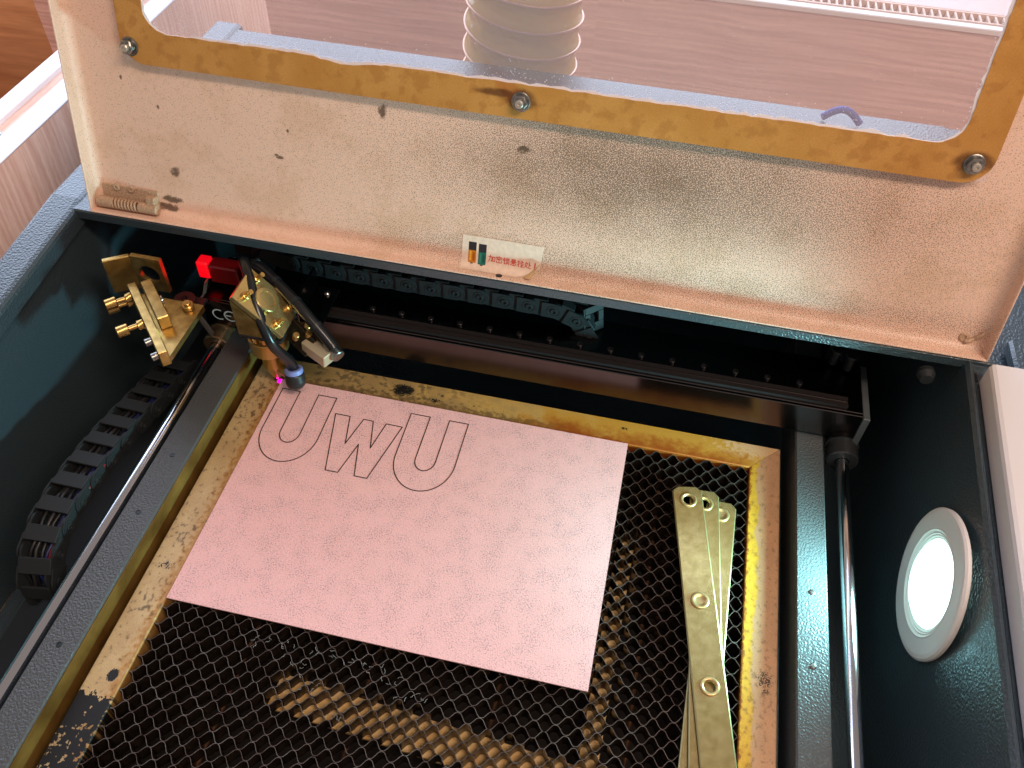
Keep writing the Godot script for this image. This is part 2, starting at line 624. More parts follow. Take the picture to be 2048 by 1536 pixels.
func rail_texture(which: int) -> ImageTexture:
	var w := 1400
	var h := 90
	var n1 := field(noise(0.012, 50 + which, 4), w, h)
	var n2 := field(noise(0.05, 60 + which, 4), w, h)
	var n3 := field(noise(0.22, 70 + which, 2), w, h)
	var b := PackedByteArray()
	b.resize(w * h * 3)
	for j in h:
		var q := float(j) / h                       # 0 outer edge, 1 inner edge
		for i in w:
			var k := j * w + i
			var s := float(i) / w * (BW + 2 * FR)   # metres along the rail
			var a1 := n1[k] / 255.0
			var a2 := n2[k] / 255.0
			var a3 := n3[k] / 255.0
			var c := C(190, 152, 100)
			if which == 0:      # back rail, s = x + FR
				var x := s - FR
				c = C(166, 134, 84).lerp(C(198, 158, 88), smooth01(0.05, 0.2, x + (a1 - 0.5) * 0.2))
				c = c.lerp(C(196, 144, 56), smooth01(0.19, 0.27, x + (a1 - 0.5) * 0.12))
				var edge := smooth01(0.35, 1.0, q + (a2 - 0.5) * 0.25 + (a1 - 0.5) * 0.5) * smooth01(0.19, 0.25, x)
				c = c.lerp(C(150, 70, 14), 0.85 * edge * (1.0 - smooth01(0.385, 0.40, x)))
				var pale := smooth01(0.365, 0.385, x + (a2 - 0.5) * 0.05) * smooth01(0.75, 0.35, q + (a2 - 0.5) * 0.5)
				c = c.lerp(C(214, 178, 140), 0.85 * pale)
				var soot := smooth01(0.55, 0.85, a2 * 0.6 + a1 * 0.5) * (1.0 - smooth01(0.1, 0.2, x))
				c = c.lerp(C(92, 78, 58), 0.75 * soot)
				c = c.lerp(C(96, 74, 44), 0.6 * smooth01(0.62, 0.9, q + (a2 - 0.5) * 0.6) * (1.0 - smooth01(0.2, 0.26, x)))
				var blob := bump2(x, q, 0.103, 0.45, 0.013, 0.36) + 0.75 * bump2(x, q, 0.1325, 0.66, 0.008, 0.16) + 0.6 * bump2(x, q, 0.137, 0.38, 0.003, 0.1) + 0.7 * bump2(x, q, 0.292, 0.35, 0.006, 0.1)
				if blob * (0.35 + a3 * 0.9 + a2 * 0.35) > 0.62:
					c = C(22, 19, 16)
			elif which == 1:    # right rail, s = z + FR
				var z := s - FR
				c = C(192, 148, 108).lerp(C(178, 140, 104), a1)
				var yl := smooth01(0.62, 0.72, q + (a1 - 0.5) * 0.22 + (a2 - 0.5) * 0.1)
				c = c.lerp(C(212, 164, 52).lerp(C(192, 140, 40), a2), yl)
				c = c.lerp(C(140, 62, 10), 0.8 * smooth01(0.9, 1.0, q + (a2 - 0.5) * 0.16))
				var smut := smooth01(0.60, 0.75, a2 * 0.7 + a3 * 0.3 + 0.12 * bump2(z, q, 0.18, 0.45, 0.02, 0.4))
				c = c.lerp(C(104, 78, 54), 0.4 * smut)
				if bump2(z, q, 0.176, 0.35, 0.014, 0.35) * (a3 + a2 * 0.6) > 0.72:
					c = C(70, 56, 44)
			else:               # left and front rails
				var z := s - FR
				c = C(182, 150, 104).lerp(C(200, 172, 124), a1)
				c = c.lerp(C(168, 112, 48), 0.7 * smooth01(0.62, 0.98, q + (a2 - 0.5) * 0.6))
				var smut := smooth01(0.58, 0.80, a2 * 0.65 + a3 * 0.15 + 0.07 + 0.14 * (bump2(z, q, 0.157, 0.5, 0.012, 0.5) + bump2(z, q, 0.2145, 0.5, 0.014, 0.4) + bump2(z, q, 0.02, 0.5, 0.04, 0.7)))
				c = c.lerp(C(92, 76, 56), 0.75 * smut)
				var crack := bump2(z, q, 0.186, 0.45, 0.006, 0.5)
				if crack * (a3 + a2 * 0.5) > 0.75:
					c = C(34, 30, 26)
				var burnt := smooth01(0.276, 0.292, z + (a1 - 0.5) * 0.03 + (a2 - 0.5) * 0.02 - 0.012 * (0.5 - q)) + 0.9 * bump2(z, q, 0.268, 0.66, 0.006, 0.2)
				if burnt * (0.9 - 0.35 * smooth01(0.86, 0.97, q)) > 0.5 + (a3 - 0.5) * 0.25 and (a2 < 0.7 or z < 0.3):
					c = C(24, 22, 20)
			var gn := 0.93 + 0.14 * a3
			b[k * 3] = int(clampf(c.r * gn, 0, 1) * 255)
			b[k * 3 + 1] = int(clampf(c.g * gn, 0, 1) * 255)
			b[k * 3 + 2] = int(clampf(c.b * gn, 0, 1) * 255)
	return picture(b, w, h)

func build_bed() -> void:
	var bed := thing("honeycomb_bed", "honeycomb work bed in a smoke-stained yellowed aluminium frame", "work bed")
	var x0 := -FR
	var x1 := BW + FR
	var z0 := -FR
	var z1 := BD + FR
	var inner := [Vector2(0, 0), Vector2(BW, 0), Vector2(BW, BD), Vector2(0, BD)]
	var outer := [Vector2(x0, z0), Vector2(x1, z0), Vector2(x1, z1), Vector2(x0, z1)]
	for r in 4:
		var st := S()
		var o0: Vector2 = outer[r]
		var o1: Vector2 = outer[(r + 1) % 4]
		var i0: Vector2 = inner[r]
		var i1: Vector2 = inner[(r + 1) % 4]
		var kind: int = [0, 1, 2, 2][r]
		if kind == 2:                      # measured from the back, so that z grows along the texture
			var t := o0
			o0 = o1
			o1 = t
			t = i0
			i0 = i1
			i1 = t
		var dir := (o1 - o0).normalized()
		var side := ((i0 + i1) - (o0 + o1)).normalized()
		# a hair of open mitre
		o0 += dir * 0.00015
		i0 += dir * 0.00015
		o1 -= dir * 0.00015
		i1 -= dir * 0.00015
		var full := BW + 2 * FR
		var prof := [[0.0, -0.02], [0.0, -0.0007], [0.03, 0.0], [0.97, 0.0], [1.0, -0.0007], [1.0, -0.02]]
		for k in prof.size() - 1:
			var pts := []
			var uvs := []
			for e in [[k, 0], [k + 1, 0], [k + 1, 1], [k, 1]]:
				var q: float = prof[e[0]][0]
				var yy: float = prof[e[0]][1]
				var a := o0.lerp(i0, q) if e[1] == 0 else o1.lerp(i1, q)
				pts.append(Vector3(a.x, yy, a.y))
				uvs.append(Vector2((a - (o0 if true else o1)).dot(dir) / full, clampf(q, 0.01, 0.99)))
			var n := Vector3(0, 1, 0)
			if k == 0:
				n = Vector3(-side.x, 0, -side.y)
			elif k == prof.size() - 2:
				n = Vector3(side.x, 0, side.y)
			elif k == 1:
				n = Vector3(-side.x * 0.7, 0.7, -side.y * 0.7)
			elif k == 3:
				n = Vector3(side.x * 0.7, 0.7, side.y * 0.7)
			face_n(st, pts, n, -1, uvs)
		for e in 2:
			var pts := []
			for k in prof.size():
				var a := o0.lerp(i0, prof[k][0]) if e == 0 else o1.lerp(i1, prof[k][0])
				pts.append(Vector3(a.x, prof[k][1], a.y))
			face_n(st, pts, Vector3(dir.x, 0, dir.y) * (-1.0 if e == 0 else 1.0))
		var m := mat("stained_aluminium_%d" % r, Color.WHITE, 0.46, 0.25)
		m.albedo_texture = rail_texture([0, 1, 3, 2][r])
		obj("frame_rail", st, m, bed)
	# corrugated ribbons, bonded where their waves touch; each ribbon is one piece of foil
	var foil := mat("sooty_foil", C(74, 68, 62), 0.3, 0.55)
	tone(foil, 0.02, 77, Vector3(7, 7, 7), C(34, 30, 28), C(84, 68, 56))
	foil.metallic = 0.7
	foil.roughness = 0.2
	var rng := RandomNumberGenerator.new()
	rng.seed = 11
	var lx := 0.0136
	var p := 0.00585
	var amp := p * 0.5 - 0.00016
	var wob := noise(18.0, 90, 2)
	var deep := -0.0135
	var th := 0.00019
	var worn := mat("worn_foil_edge", C(100, 94, 88), 0.45, 0.4)
	tone(worn, 0.016, 78, Vector3(6, 6, 6), C(66, 48, 38), C(120, 114, 108))
	worn.metallic = 0.4
	var nrib := int(BD / p)
	for k in nrib:
		var z := 0.0035 + p * k
		var st := S()
		var se := S()
		var pts := []
		var steps := int(BW / lx * 14)
		for i in steps + 1:
			var x := 0.0004 + (BW - 0.0008) * i / steps
			var ph := TAU * (x + 0.002) / lx + PI * k
			var s := sin(ph)
			var f := clampf(1.3 * s, -1.0, 1.0) * 0.55 + s * 0.45      # flattened crests
			var wx := wob.get_noise_2d(x, z) * 0.0018
			var wz := wob.get_noise_2d(x + 5.0, z) * 0.0018
			pts.append(Vector2(x + wx * (1.0 if i > 0 and i < steps else 0.0), clampf(z + amp * f + wz, 0.0004, BD - 0.0004)))
		var top := -0.0012
		for i in steps:
			var a: Vector2 = pts[i]
			var b: Vector2 = pts[i + 1]
			var ta: Vector2 = (pts[mini(i + 1, steps)] - pts[maxi(i - 1, 0)]).normalized()
			var tb: Vector2 = (pts[mini(i + 2, steps)] - pts[i]).normalized()
			var na := Vector2(-ta.y, ta.x) * th
			var nb := Vector2(-tb.y, tb.x) * th
			var n3 := Vector3(na.x, 0, na.y)
			var aT := Vector3(a.x + na.x, top, a.y + na.y)
			var bT := Vector3(b.x + nb.x, top, b.y + nb.y)
			var aU := Vector3(a.x - na.x, top, a.y - na.y)
			var bU := Vector3(b.x - nb.x, top, b.y - nb.y)
			var dn := Vector3(0, deep - top, 0)
			face_n(st, [aT, bT, bT + dn, aT + dn], n3, 1)
			face_n(st, [aU, bU, bU + dn, aU + dn], -n3, 2)
			face_n(se, [aT, bT, bU, aU], Vector3.UP, -1)
		st.generate_normals()
		se.generate_normals()
		var am := st.commit()
		se.commit(am)
		am.surface_set_material(0, foil)
		am.surface_set_material(1, worn)
		put("honeycomb_ribbon", am, null, bed)
	# support rods under the ribbons
	for x in [0.062, 0.1505, 0.238, 0.3282]:
		var st := S()
		cyl(st, Vector3(x, -0.0222, 0.0), Vector3(x, -0.0222, BD), 0.0015, 10)
		var o := obj("support_rod", st, mat("rod_brown", C(112, 76, 52), 0.5, 0.3), bed)
	var st2 := S()
	box(st2, Vector3(x0, -0.062, z0), Vector3(x1, -0.058, z1))
	tag(obj("waste_tray", st2, mat("sooty_tray", C(46, 39, 34), 0.7)), "sooty black waste tray under the honeycomb bed", "tray")
	# two tan offcuts lying on ledges below the honeycomb
	var tan := mat("tan_offcut", C(206, 160, 98), 0.55)
	tone(tan, 0.02, 33, Vector3(10, 10, 10), C(218, 168, 98), C(248, 216, 160))
	st2 = S()
	box(st2, Vector3(-0.112, -0.0015, -0.012), Vector3(0.112, 0.0015, 0.012), 0.0004)
	var o2 := obj("tan_offcut", st2, tan)
	o2.transform = Transform3D(Basis(Vector3.UP, -0.075), Vector3(0.205, -0.0155, 0.2575))
	tag(o2, "long tan offcut under the honeycomb in front of the pink sheet", "offcut")
	st2 = S()
	box(st2, Vector3(-0.0065, -0.0015, -0.09), Vector3(0.0065, 0.0015, 0.09), 0.0004)
	o2 = obj("tan_offcut", st2, tan)
	o2.transform = Transform3D(Basis(Vector3.UP, -0.02), Vector3(0.3065, -0.0188, 0.168))
	tag(o2, "narrow tan offcut under the honeycomb along the pink sheet's right edge", "offcut")
	# loose grey fluff on the honeycomb
	st2 = S()
	for c in [Vector2(0.075, 0.222), Vector2(0.12, 0.223), Vector2(0.14, 0.226), Vector2(0.17, 0.232), Vector2(0.19, 0.236), Vector2(0.104, 0.236), Vector2(0.115, 0.247), Vector2(0.142, 0.262), Vector2(0.09, 0.225), Vector2(0.158, 0.2265)]:
		for k in 5:
			var a := Vector3(c.x + rng.randfn(0, 0.005), -0.0006, c.y + rng.randfn(0, 0.0025))
			var pts := [a]
			var d := rng.randf() * TAU
			for s in 4:
				d += rng.randfn(0, 0.7)
				a = a + Vector3(cos(d), rng.randf_range(-0.1, 0.35), sin(d)) * 0.00085
				pts.append(a)
			tube(st2, pts, 0.00012, 5)
	var lint := obj("ash_lint", st2, mat("ash", C(150, 144, 140), 0.9))
	lint.set_meta("kind", "stuff")
	tag(lint, "pale grey ash threads caught on the honeycomb", "ash")

# ---------------------------------------------------------------- pink sheet
func build_paper() -> void:
	var w := 1188
	var h := 840
	var f1 := field(noise(0.17, 101, 3), w, h)
	var f2 := field(noise(0.013, 102, 3), w, h)
	var f3 := field(noise(0.09, 103, 3), w, h)
	var b := PackedByteArray()
	b.resize(w * h * 3)
	var base := C(238, 188, 186)
	var grey := C(150, 126, 130)
	for k in w * h:
		var a1 := f1[k] / 255.0
		var a2 := f2[k] / 255.0
		var a3 := f3[k] / 255.0
		var fleck := smooth01(0.57, 0.82, a1 + (a2 - 0.5) * 0.30 + (a3 - 0.5) * 0.1)
		var c := base.lerp(grey, 0.52 * fleck)
		var t := 0.985 + 0.05 * (a3 - 0.5)
		b[k * 3] = int(clampf(c.r * t, 0, 1) * 255)
		b[k * 3 + 1] = int(clampf(c.g * t, 0, 1) * 255)
		b[k * 3 + 2] = int(clampf(c.b * t, 0, 1) * 255)
	var m := mat("pink_card", Color.WHITE, 0.85, 0.0, 0.3)
	m.albedo_texture = picture(b, w, h)
	var t2 := NoiseTexture2D.new()
	t2.width = 1188
	t2.height = 840
	t2.noise = noise(0.2, 104, 3)
	m.heightmap_enabled = true
	m.heightmap_texture = t2
	m.heightmap_scale = 0.014
	var sheet := thing("pink_card_sheet", "pink mottled card sheet lying on the honeycomb with UwU letters cut in outline", "sheet")
	var st := S()
	var y1 := 0.0013
	var xs := [0.0003, 0.297]
	var zs := [0.0004, 0.21]
	var top := [Vector3(xs[0], y1, zs[0]), Vector3(xs[1], y1, zs[0]), Vector3(xs[1], y1, zs[1]), Vector3(xs[0], y1, zs[1])]
	face_n(st, top, Vector3.UP, -1, [Vector2(0, 0), Vector2(1, 0), Vector2(1, 1), Vector2(0, 1)])
	var lowY := 0.0003
	var low := []
	for q in top:
		low.append(Vector3(q.x, lowY, q.z))
	face_n(st, low, Vector3.DOWN, -1, [Vector2(0, 0), Vector2(1, 0), Vector2(1, 1), Vector2(0, 1)])
	for i in 4:
		var j := (i + 1) % 4
		face_c(st, [top[i], top[j], low[j], low[i]], Vector3(0.148, 0.0008, 0.105))
	obj("card", st, m, sheet)
	# letter outlines burnt by the laser, in millimetres from the sheet's corner
	var u1 := u_outline(4.8, 52.4, 10.2, 82.6, 20.2, 36.6, 63.4)
	u1.append(u1[0])
	var u2 := u_outline(117.6, 166.4, 11.3, 84.4, 134.0, 150.4, 65.0)
	u2.append(u2[0])
	var wl := [Vector2(57.2, 26), Vector2(69.7, 26.1), Vector2(75.2, 53.5), Vector2(81.6, 26.4), Vector2(89.8, 26.6), Vector2(96.1, 53.3), Vector2(101, 26.7), Vector2(114.6, 26.9), Vector2(102.8, 82.1), Vector2(92.5, 82), Vector2(85.8, 52), Vector2(79, 81.9), Vector2(68.8, 81.9), Vector2(57.2, 26)]
	var burn := mat("burnt_line", C(62, 48, 44), 0.9)
	var names := ["capital letter U outline nearest the laser nozzle", "small letter w outline", "capital letter U outline to the right of the w"]
	var ls := [u1, wl, u2]
	for i in 3:
		var s2 := S()
		stroke(s2, ls[i], 0.00047, y1 + 0.00012)
		var o := obj("cut_letter", s2, burn, sheet)
		o.set_meta("label", names[i])

func u_outline(x0: float, x1: float, z0: float, z1: float, i0: float, i1: float, zi: float) -> Array:
	var out := [Vector2(x0, z0), Vector2(i0, z0)]
	var ri := (i1 - i0) * 0.5
	var ci := (i1 + i0) * 0.5
	for k in 19:
		var a := PI * k / 18.0
		out.append(Vector2(ci - ri * cos(a), zi - ri * 1.25 + ri * 1.25 * sin(a)))
	out.append(Vector2(i1, z0))
	out.append(Vector2(x1, z0))
	var ro := (x1 - x0) * 0.5
	var co := (x1 + x0) * 0.5
	for k in 25:
		var a := PI * k / 24.0
		out.append(Vector2(co + ro * cos(a), z1 - ro * 1.2 + ro * 1.2 * sin(a)))
	return out

func stroke(st: SurfaceTool, pts: Array, hw: float, y: float) -> void:
	for i in pts.size() - 1:
		var a: Vector2 = pts[i] * 0.001
		var b: Vector2 = pts[i + 1] * 0.001
		var d := (b - a).normalized()
		var n := Vector2(-d.y, d.x) * hw
		a -= d * hw * 0.8
		b += d * hw * 0.8
		face_n(st, [Vector3(a.x + n.x, y + 0.000004 * (i % 3), a.y + n.y), Vector3(b.x + n.x, y + 0.000004 * (i % 3), b.y + n.y), Vector3(b.x - n.x, y + 0.000004 * (i % 3), b.y - n.y), Vector3(a.x - n.x, y + 0.000004 * (i % 3), a.y - n.y)], Vector3.UP)

# ---------------------------------------------------------------- three flat bars
func bar_shape(length: float, w: float, cut: float, back := 0.0) -> PackedVector2Array:
	var h := w * 0.5
	var e := length - back
	return PackedVector2Array([Vector2(-h, cut), Vector2(-h + cut - back * 0.4, back), Vector2(h - cut + back * 0.4, back), Vector2(h, cut), Vector2(h, e - cut), Vector2(h - cut, e), Vector2(-h + cut, e), Vector2(-h, e - cut)])

func build_bars() -> void:
	# top centre, direction in degrees from the depth axis, height, holes and rivets along the bar
	var specs := [
		{"at": Vector3(0.3462, 0.0074, 0.0372), "deg": 10.0, "tip": Vector2(0.0, 0.02), "holes": [0.0125, 0.1575], "rivets": [0.0965], "label": "uppermost of three yellow zinc-plated flat bars on the honeycomb"},
		{"at": Vector3(0.3603, 0.0041, 0.0352), "deg": 4.2, "tip": Vector2(0.0, -0.035), "holes": [0.0125], "rivets": [], "label": "middle zinc-plated flat bar fanned out between the other two"},
		{"at": Vector3(0.3748, 0.0008, 0.0402), "deg": -1.3, "tip": Vector2(0.0, 0.0), "holes": [], "rivets": [0.0125], "label": "lowest zinc-plated flat bar, nearest the right frame rail"}]
	for s in specs:
		var t := thing("flat_bar", s.label, "metal bar", s.at, "zinc plated flat bars stacked on the bed")
		t.rotation = Vector3(s.tip.x, deg_to_rad(s.deg), s.tip.y)
		var c := CSGPolygon3D.new()
		c.name = "strip"
		c.polygon = bar_shape(0.262, 0.0225 - 0.0016, 0.0042, 0.0008)
		c.depth = 0.0019
		c.rotation = Vector3(PI / 2, 0, 0)
		c.position = Vector3(0, 0, 0)
		c.material = M.zinc
		t.add_child(c)
		var eo := bar_shape(0.262, 0.0225, 0.0042)
		var ei := bar_shape(0.262, 0.0225 - 0.0016, 0.0042, 0.0008)
		var se := S()
		for i in 8:
			var j := (i + 1) % 8
			var n2 := Vector3(eo[i].x + eo[j].x, 0, (eo[i].y + eo[j].y) - 0.262)
			if absf(eo[i].y - eo[j].y) > 0.1:
				n2 = Vector3(signf(eo[i].x), 0, 0)
			face_n(se, [Vector3(eo[i].x, 0.0, eo[i].y), Vector3(eo[j].x, 0.0, eo[j].y), Vector3(eo[j].x, 0.0012, eo[j].y), Vector3(eo[i].x, 0.0012, eo[i].y)], n2)
			face_n(se, [Vector3(eo[i].x, 0.0012, eo[i].y), Vector3(eo[j].x, 0.0012, eo[j].y), Vector3(ei[j].x, 0.00185, ei[j].y), Vector3(ei[i].x, 0.00185, ei[i].y)], n2.normalized() * 0.3 + Vector3.UP)
		obj("bevelled_edge", se, M.bar_edge, t)
		for hz in s.holes:
			var k := CSGCylinder3D.new()
			k.name = "bore"
			k.radius = 0.0041
			k.height = 0.02
			k.sides = 20
			k.operation = CSGShape3D.OPERATION_SUBTRACTION
			k.position = Vector3(0, hz, -0.001)
			k.rotation = Vector3(PI / 2, 0, 0)
			k.material = M.zinc
			c.add_child(k)
			var st := S()
			lathe(st, [Vector2(0.0046, -0.0008), Vector2(0.0066, 0.0), Vector2(0.0067, 0.0003), Vector2(0.0060, 0.0009), Vector2(0.0050, 0.0010), Vector2(0.0040, 0.0004), Vector2(0.0037, -0.0008)], Transform3D(Basis(), Vector3(0, 0.0019, hz)), 28, true)
			obj("eyelet", st, M.eyelet, t)
		for hz in s.rivets:
			var st := S()
			lathe(st, [Vector2(0.0064, 0.0), Vector2(0.0066, 0.0003), Vector2(0.0058, 0.0011), Vector2(0.0044, 0.0011), Vector2(0.0036, 0.0004), Vector2(0.0022, 0.0002), Vector2(0, 0.0002)], Transform3D(Basis(), Vector3(0, 0.0019, hz)), 28, true)
			obj("rivet", st, M.eyelet, t)

# ---------------------------------------------------------------- side beams and guide rails
func build_rails() -> void:
	for k in 2:
		var xa: float = [-0.0565, 0.4273][k]
		var xb: float = [-0.0319, 0.4492][k]
		var t := thing("side_beam", ["dark grey painted beam left of the honeycomb bed", "painted beam right of the bed, lit by the round lamp"][k], "beam", Vector3.ZERO, "beams beside the bed")
		var st := S()
		box(st, Vector3(xa, -0.03, -0.16), Vector3(xb, 0.015, 0.43), 0.0011)
		obj("beam", st, M.beam, t)
		if k == 0:
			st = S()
			box(st, Vector3(xb + 0.0001, -0.028, -0.12), Vector3(xb + 0.0006, 0.0132, 0.43))  # thin brown-gold plate over the beam's inner side
			var film := mat("brown_film", C(112, 82, 40), 0.22)
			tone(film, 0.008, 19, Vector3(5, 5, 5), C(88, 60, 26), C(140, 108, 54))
			obj("brown_side", st, film, t)
		for z in ([0.1046, 0.1577, 0.262] if k == 0 else [0.1112, 0.1659]):
			st = S()
			var c := Vector3([-0.0442, 0.4383][k], 0.015, z)
			if k == 0:
				lathe(st, [Vector2(0.0021, 0.0), Vector2(0.0019, 0.0005), Vector2(0.0013, 0.0005), Vector2(0.0011, 0.0001), Vector2(0, 0.0001)], Transform3D(Basis(), c), 16)  # this beam's open holes, stood in for by black screw heads
			else:
				lathe(st, [Vector2(0.0023, 0.0), Vector2(0.0022, 0.0004), Vector2(0.0015, 0.0009), Vector2(0, 0.0011)], Transform3D(Basis(), c), 16)
			obj("screw", st, M.steel if k else M.satin, t)
		var r := thing("guide_rail", ["polished round guide rail left of the bed", "polished round guide rail in front of the round lamp"][k], "rail", Vector3.ZERO, "polished guide rails")
		st = S()
		var x: float = [-0.0655, 0.4655][k]
		cyl(st, Vector3(x, 0.008, -0.16), Vector3(x, 0.008, 0.43), 0.0051, 32)
		obj("shaft", st, M.chrome, r)
		st = S()
		box(st, Vector3(x - 0.009, -0.06, -0.158), Vector3(x + 0.009, 0.018, -0.14), 0.001)
		obj("end_block", st, M.satin, r)

# ---------------------------------------------------------------- gantry
func build_gantry() -> void:
	var g := thing("gantry_beam", "black glossy gantry beam running across the back of the bed", "gantry")
	var st := S()
	box(st, Vector3(-0.078, 0.0185, -0.034), Vector3(0.4702, 0.0478, -0.031), 0.0005)
	obj("front_plate", st, M.gloss, g)
	st = S()
	box(st, Vector3(-0.078, 0.0448, -0.088), Vector3(0.4702, 0.0478, -0.0342), 0.0005)
	obj("top_flange", st, M.gloss, g)
	st = S()
	prism(st, [Vector2(-0.0465, 0.0479), Vector2(-0.0365, 0.0479), Vector2(-0.0365, 0.0506), Vector2(-0.0405, 0.0506), Vector2(-0.0407, 0.0494), Vector2(-0.0424, 0.0494), Vector2(-0.0426, 0.0506), Vector2(-0.0465, 0.0506)], 0.495, Transform3D(Basis(Vector3(0, 0, 1), Vector3(0, 1, 0), Vector3(-1, 0, 0)), Vector3(0.458, 0, 0)))
	var lr := obj("linear_rail", st, mat("rail_black", C(62, 56, 56), 0.24, 0.6), g)
	var bolt := S()
	lathe(bolt, [Vector2(0.0026, 0), Vector2(0.0026, 0.0016), Vector2(0.0022, 0.002), Vector2(0.0012, 0.002), Vector2(0.0011, 0.0008), Vector2(0, 0.0008)], Transform3D(), 14)
	var bm := mesh_of(bolt)
	for k in 15:
		put("bolt", bm, M.rubber, g, Transform3D(Basis(), Vector3(0.067 + 0.0253 * k, 0.0479, -0.0545)))
	# end bracket on the right with its bearing on the guide rail
	st = S()
	box(st, Vector3(0.4706, 0.0035, -0.088), Vector3(0.4758, 0.0462, -0.0302), 0.0004)
	obj("end_bracket", st, mat("bracket_grey", C(98, 104, 106), 0.4, 0.3), g)
	for k in 2:
		var x: float = [-0.0655, 0.4655][k]
		st = S()
		var a := Vector3(x, 0.008, -0.05)
		lathe(st, [Vector2(0.0056, 0.0), Vector2(0.0115, 0.0), Vector2(0.0125, 0.001), Vector2(0.0125, 0.016), Vector2(0.0135, 0.0165), Vector2(0.0135, 0.019), Vector2(0.0118, 0.0195), Vector2(0.0118, 0.0255), Vector2(0.0125, 0.026), Vector2(0.0125, 0.033), Vector2(0.0115, 0.034), Vector2(0.0056, 0.034)], along(a, a + Vector3(0, 0, 1)), 28)
		obj("linear_bearing", st, [mat("bearing_bronze", C(150, 122, 90), 0.3, 0.85), mat("bearing_black", C(70, 72, 74), 0.22, 0.6)][k], g)
	# stepper motor block at the left end, with a printed conformity mark
	st = S()
	box(st, Vector3(-0.0795, 0.019, -0.078), Vector3(-0.036, 0.0475, -0.0344), 0.001)
	var mot := obj("motor_block", st, M.satin, g)
	st = S()
	var print := mat("print_white", C(190, 182, 176), 0.7)
	ring_piece(st, Vector3(-0.0640, 0.0335, -0.0306), 0.0062, 0.0048, 60, 300)
	ring_piece(st, Vector3(-0.0534, 0.0335, -0.0306), 0.0062, 0.0048, 60, 300)
	face_n(st, [Vector3(-0.0586, 0.0342, -0.0306), Vector3(-0.0530, 0.0342, -0.0306), Vector3(-0.0530, 0.0328, -0.0306), Vector3(-0.0586, 0.0328, -0.0306)], Vector3(0, 0, 1))
	obj("conformity_mark", st, print, g)
	# tensioner wheels behind the right end
	for q in [Vector3(0.447, 0.05, -0.082), Vector3(0.4585, 0.05, -0.078)]:
		st = S()
		cyl(st, q, q + Vector3(0, 0.014, 0), 0.0035, 14, 0.0005)
		cyl(st, q + Vector3(0, 0.014, 0), q + Vector3(0, 0.0165, 0), 0.0052, 14, 0.0005)
		obj("tension_screw", st, mat("grey_zinc", C(70, 72, 74), 0.35, 0.8), g)

# a flat piece of ring in the x-y plane
func ring_piece(st: SurfaceTool, c: Vector3, r1: float, r0: float, d0: float, d1: float) -> void:
	var n := 18
	for k in n:
		var a := deg_to_rad(lerpf(d0, d1, float(k) / n))
		var b := deg_to_rad(lerpf(d0, d1, float(k + 1) / n))
		face_n(st, [c + Vector3(cos(a), sin(a), 0) * r1, c + Vector3(cos(b), sin(b), 0) * r1, c + Vector3(cos(b), sin(b), 0) * r0, c + Vector3(cos(a), sin(a), 0) * r0], Vector3(0, 0, 1))

# ---------------------------------------------------------------- drag chains
# a link from the origin along local x: two side plates with pin bosses, two cross bars; width along local z
func link_mesh(pitch: float, h: float, w: float) -> Mesh:
	var st := S()
	for s in [-1.0, 1.0]:
		var zc: float = s * (w * 0.5 - 0.0012)
		var ro := h * 0.5
		var poly := []
		for k in 13:
			var a := PI * 0.5 + PI * k / 12.0
			poly.append(Vector2(ro * 0.96 * cos(a), ro * 0.96 * sin(a)))
		poly.append(Vector2(pitch * 0.62, -ro * 0.92))
		poly.append(Vector2(pitch * 0.62, ro * 0.92))
		prism(st, poly, 0.0016, Transform3D(Basis(), Vector3(0, 0, zc - 0.0008)))
		# outer boss plate of the next joint, proud of the first plate
		poly = []
		for k in 13:
			var a := -PI * 0.5 + PI * k / 12.0
			poly.append(Vector2(pitch + ro * cos(a), ro * sin(a)))
		poly.append(Vector2(pitch * 0.5, ro))
		poly.append(Vector2(pitch * 0.5, -ro))
		prism(st, poly, 0.0013, Transform3D(Basis(), Vector3(0, 0, zc + (0.0009 if s > 0 else -0.0022))))
		# pin ring
		var f: float = zc + s * 0.0022
		var xf := Transform3D(Basis(Vector3(1, 0, 0), Vector3(0, 0, s), Vector3(0, -s, 0)), Vector3(pitch, 0, f))
		lathe(st, [Vector2(0.0056, 0.0), Vector2(0.0056, 0.0003), Vector2(0.0048, 0.0003), Vector2(0.0047, 0.0)], xf, 20)
		lathe(st, [Vector2(0.003, 0.0), Vector2(0.0029, 0.0008), Vector2(0.0019, 0.001), Vector2(0.0016, -0.0004), Vector2(0, -0.0004)], xf, 16)
	for s in [-1.0, 1.0]:
		box(st, Vector3(pitch * 0.16, s * h * 0.5 - 0.001, -w * 0.5 + 0.0005), Vector3(pitch * 0.72, s * h * 0.5 + 0.001, w * 0.5 - 0.0005), 0.0003)
	return mesh_of(st)

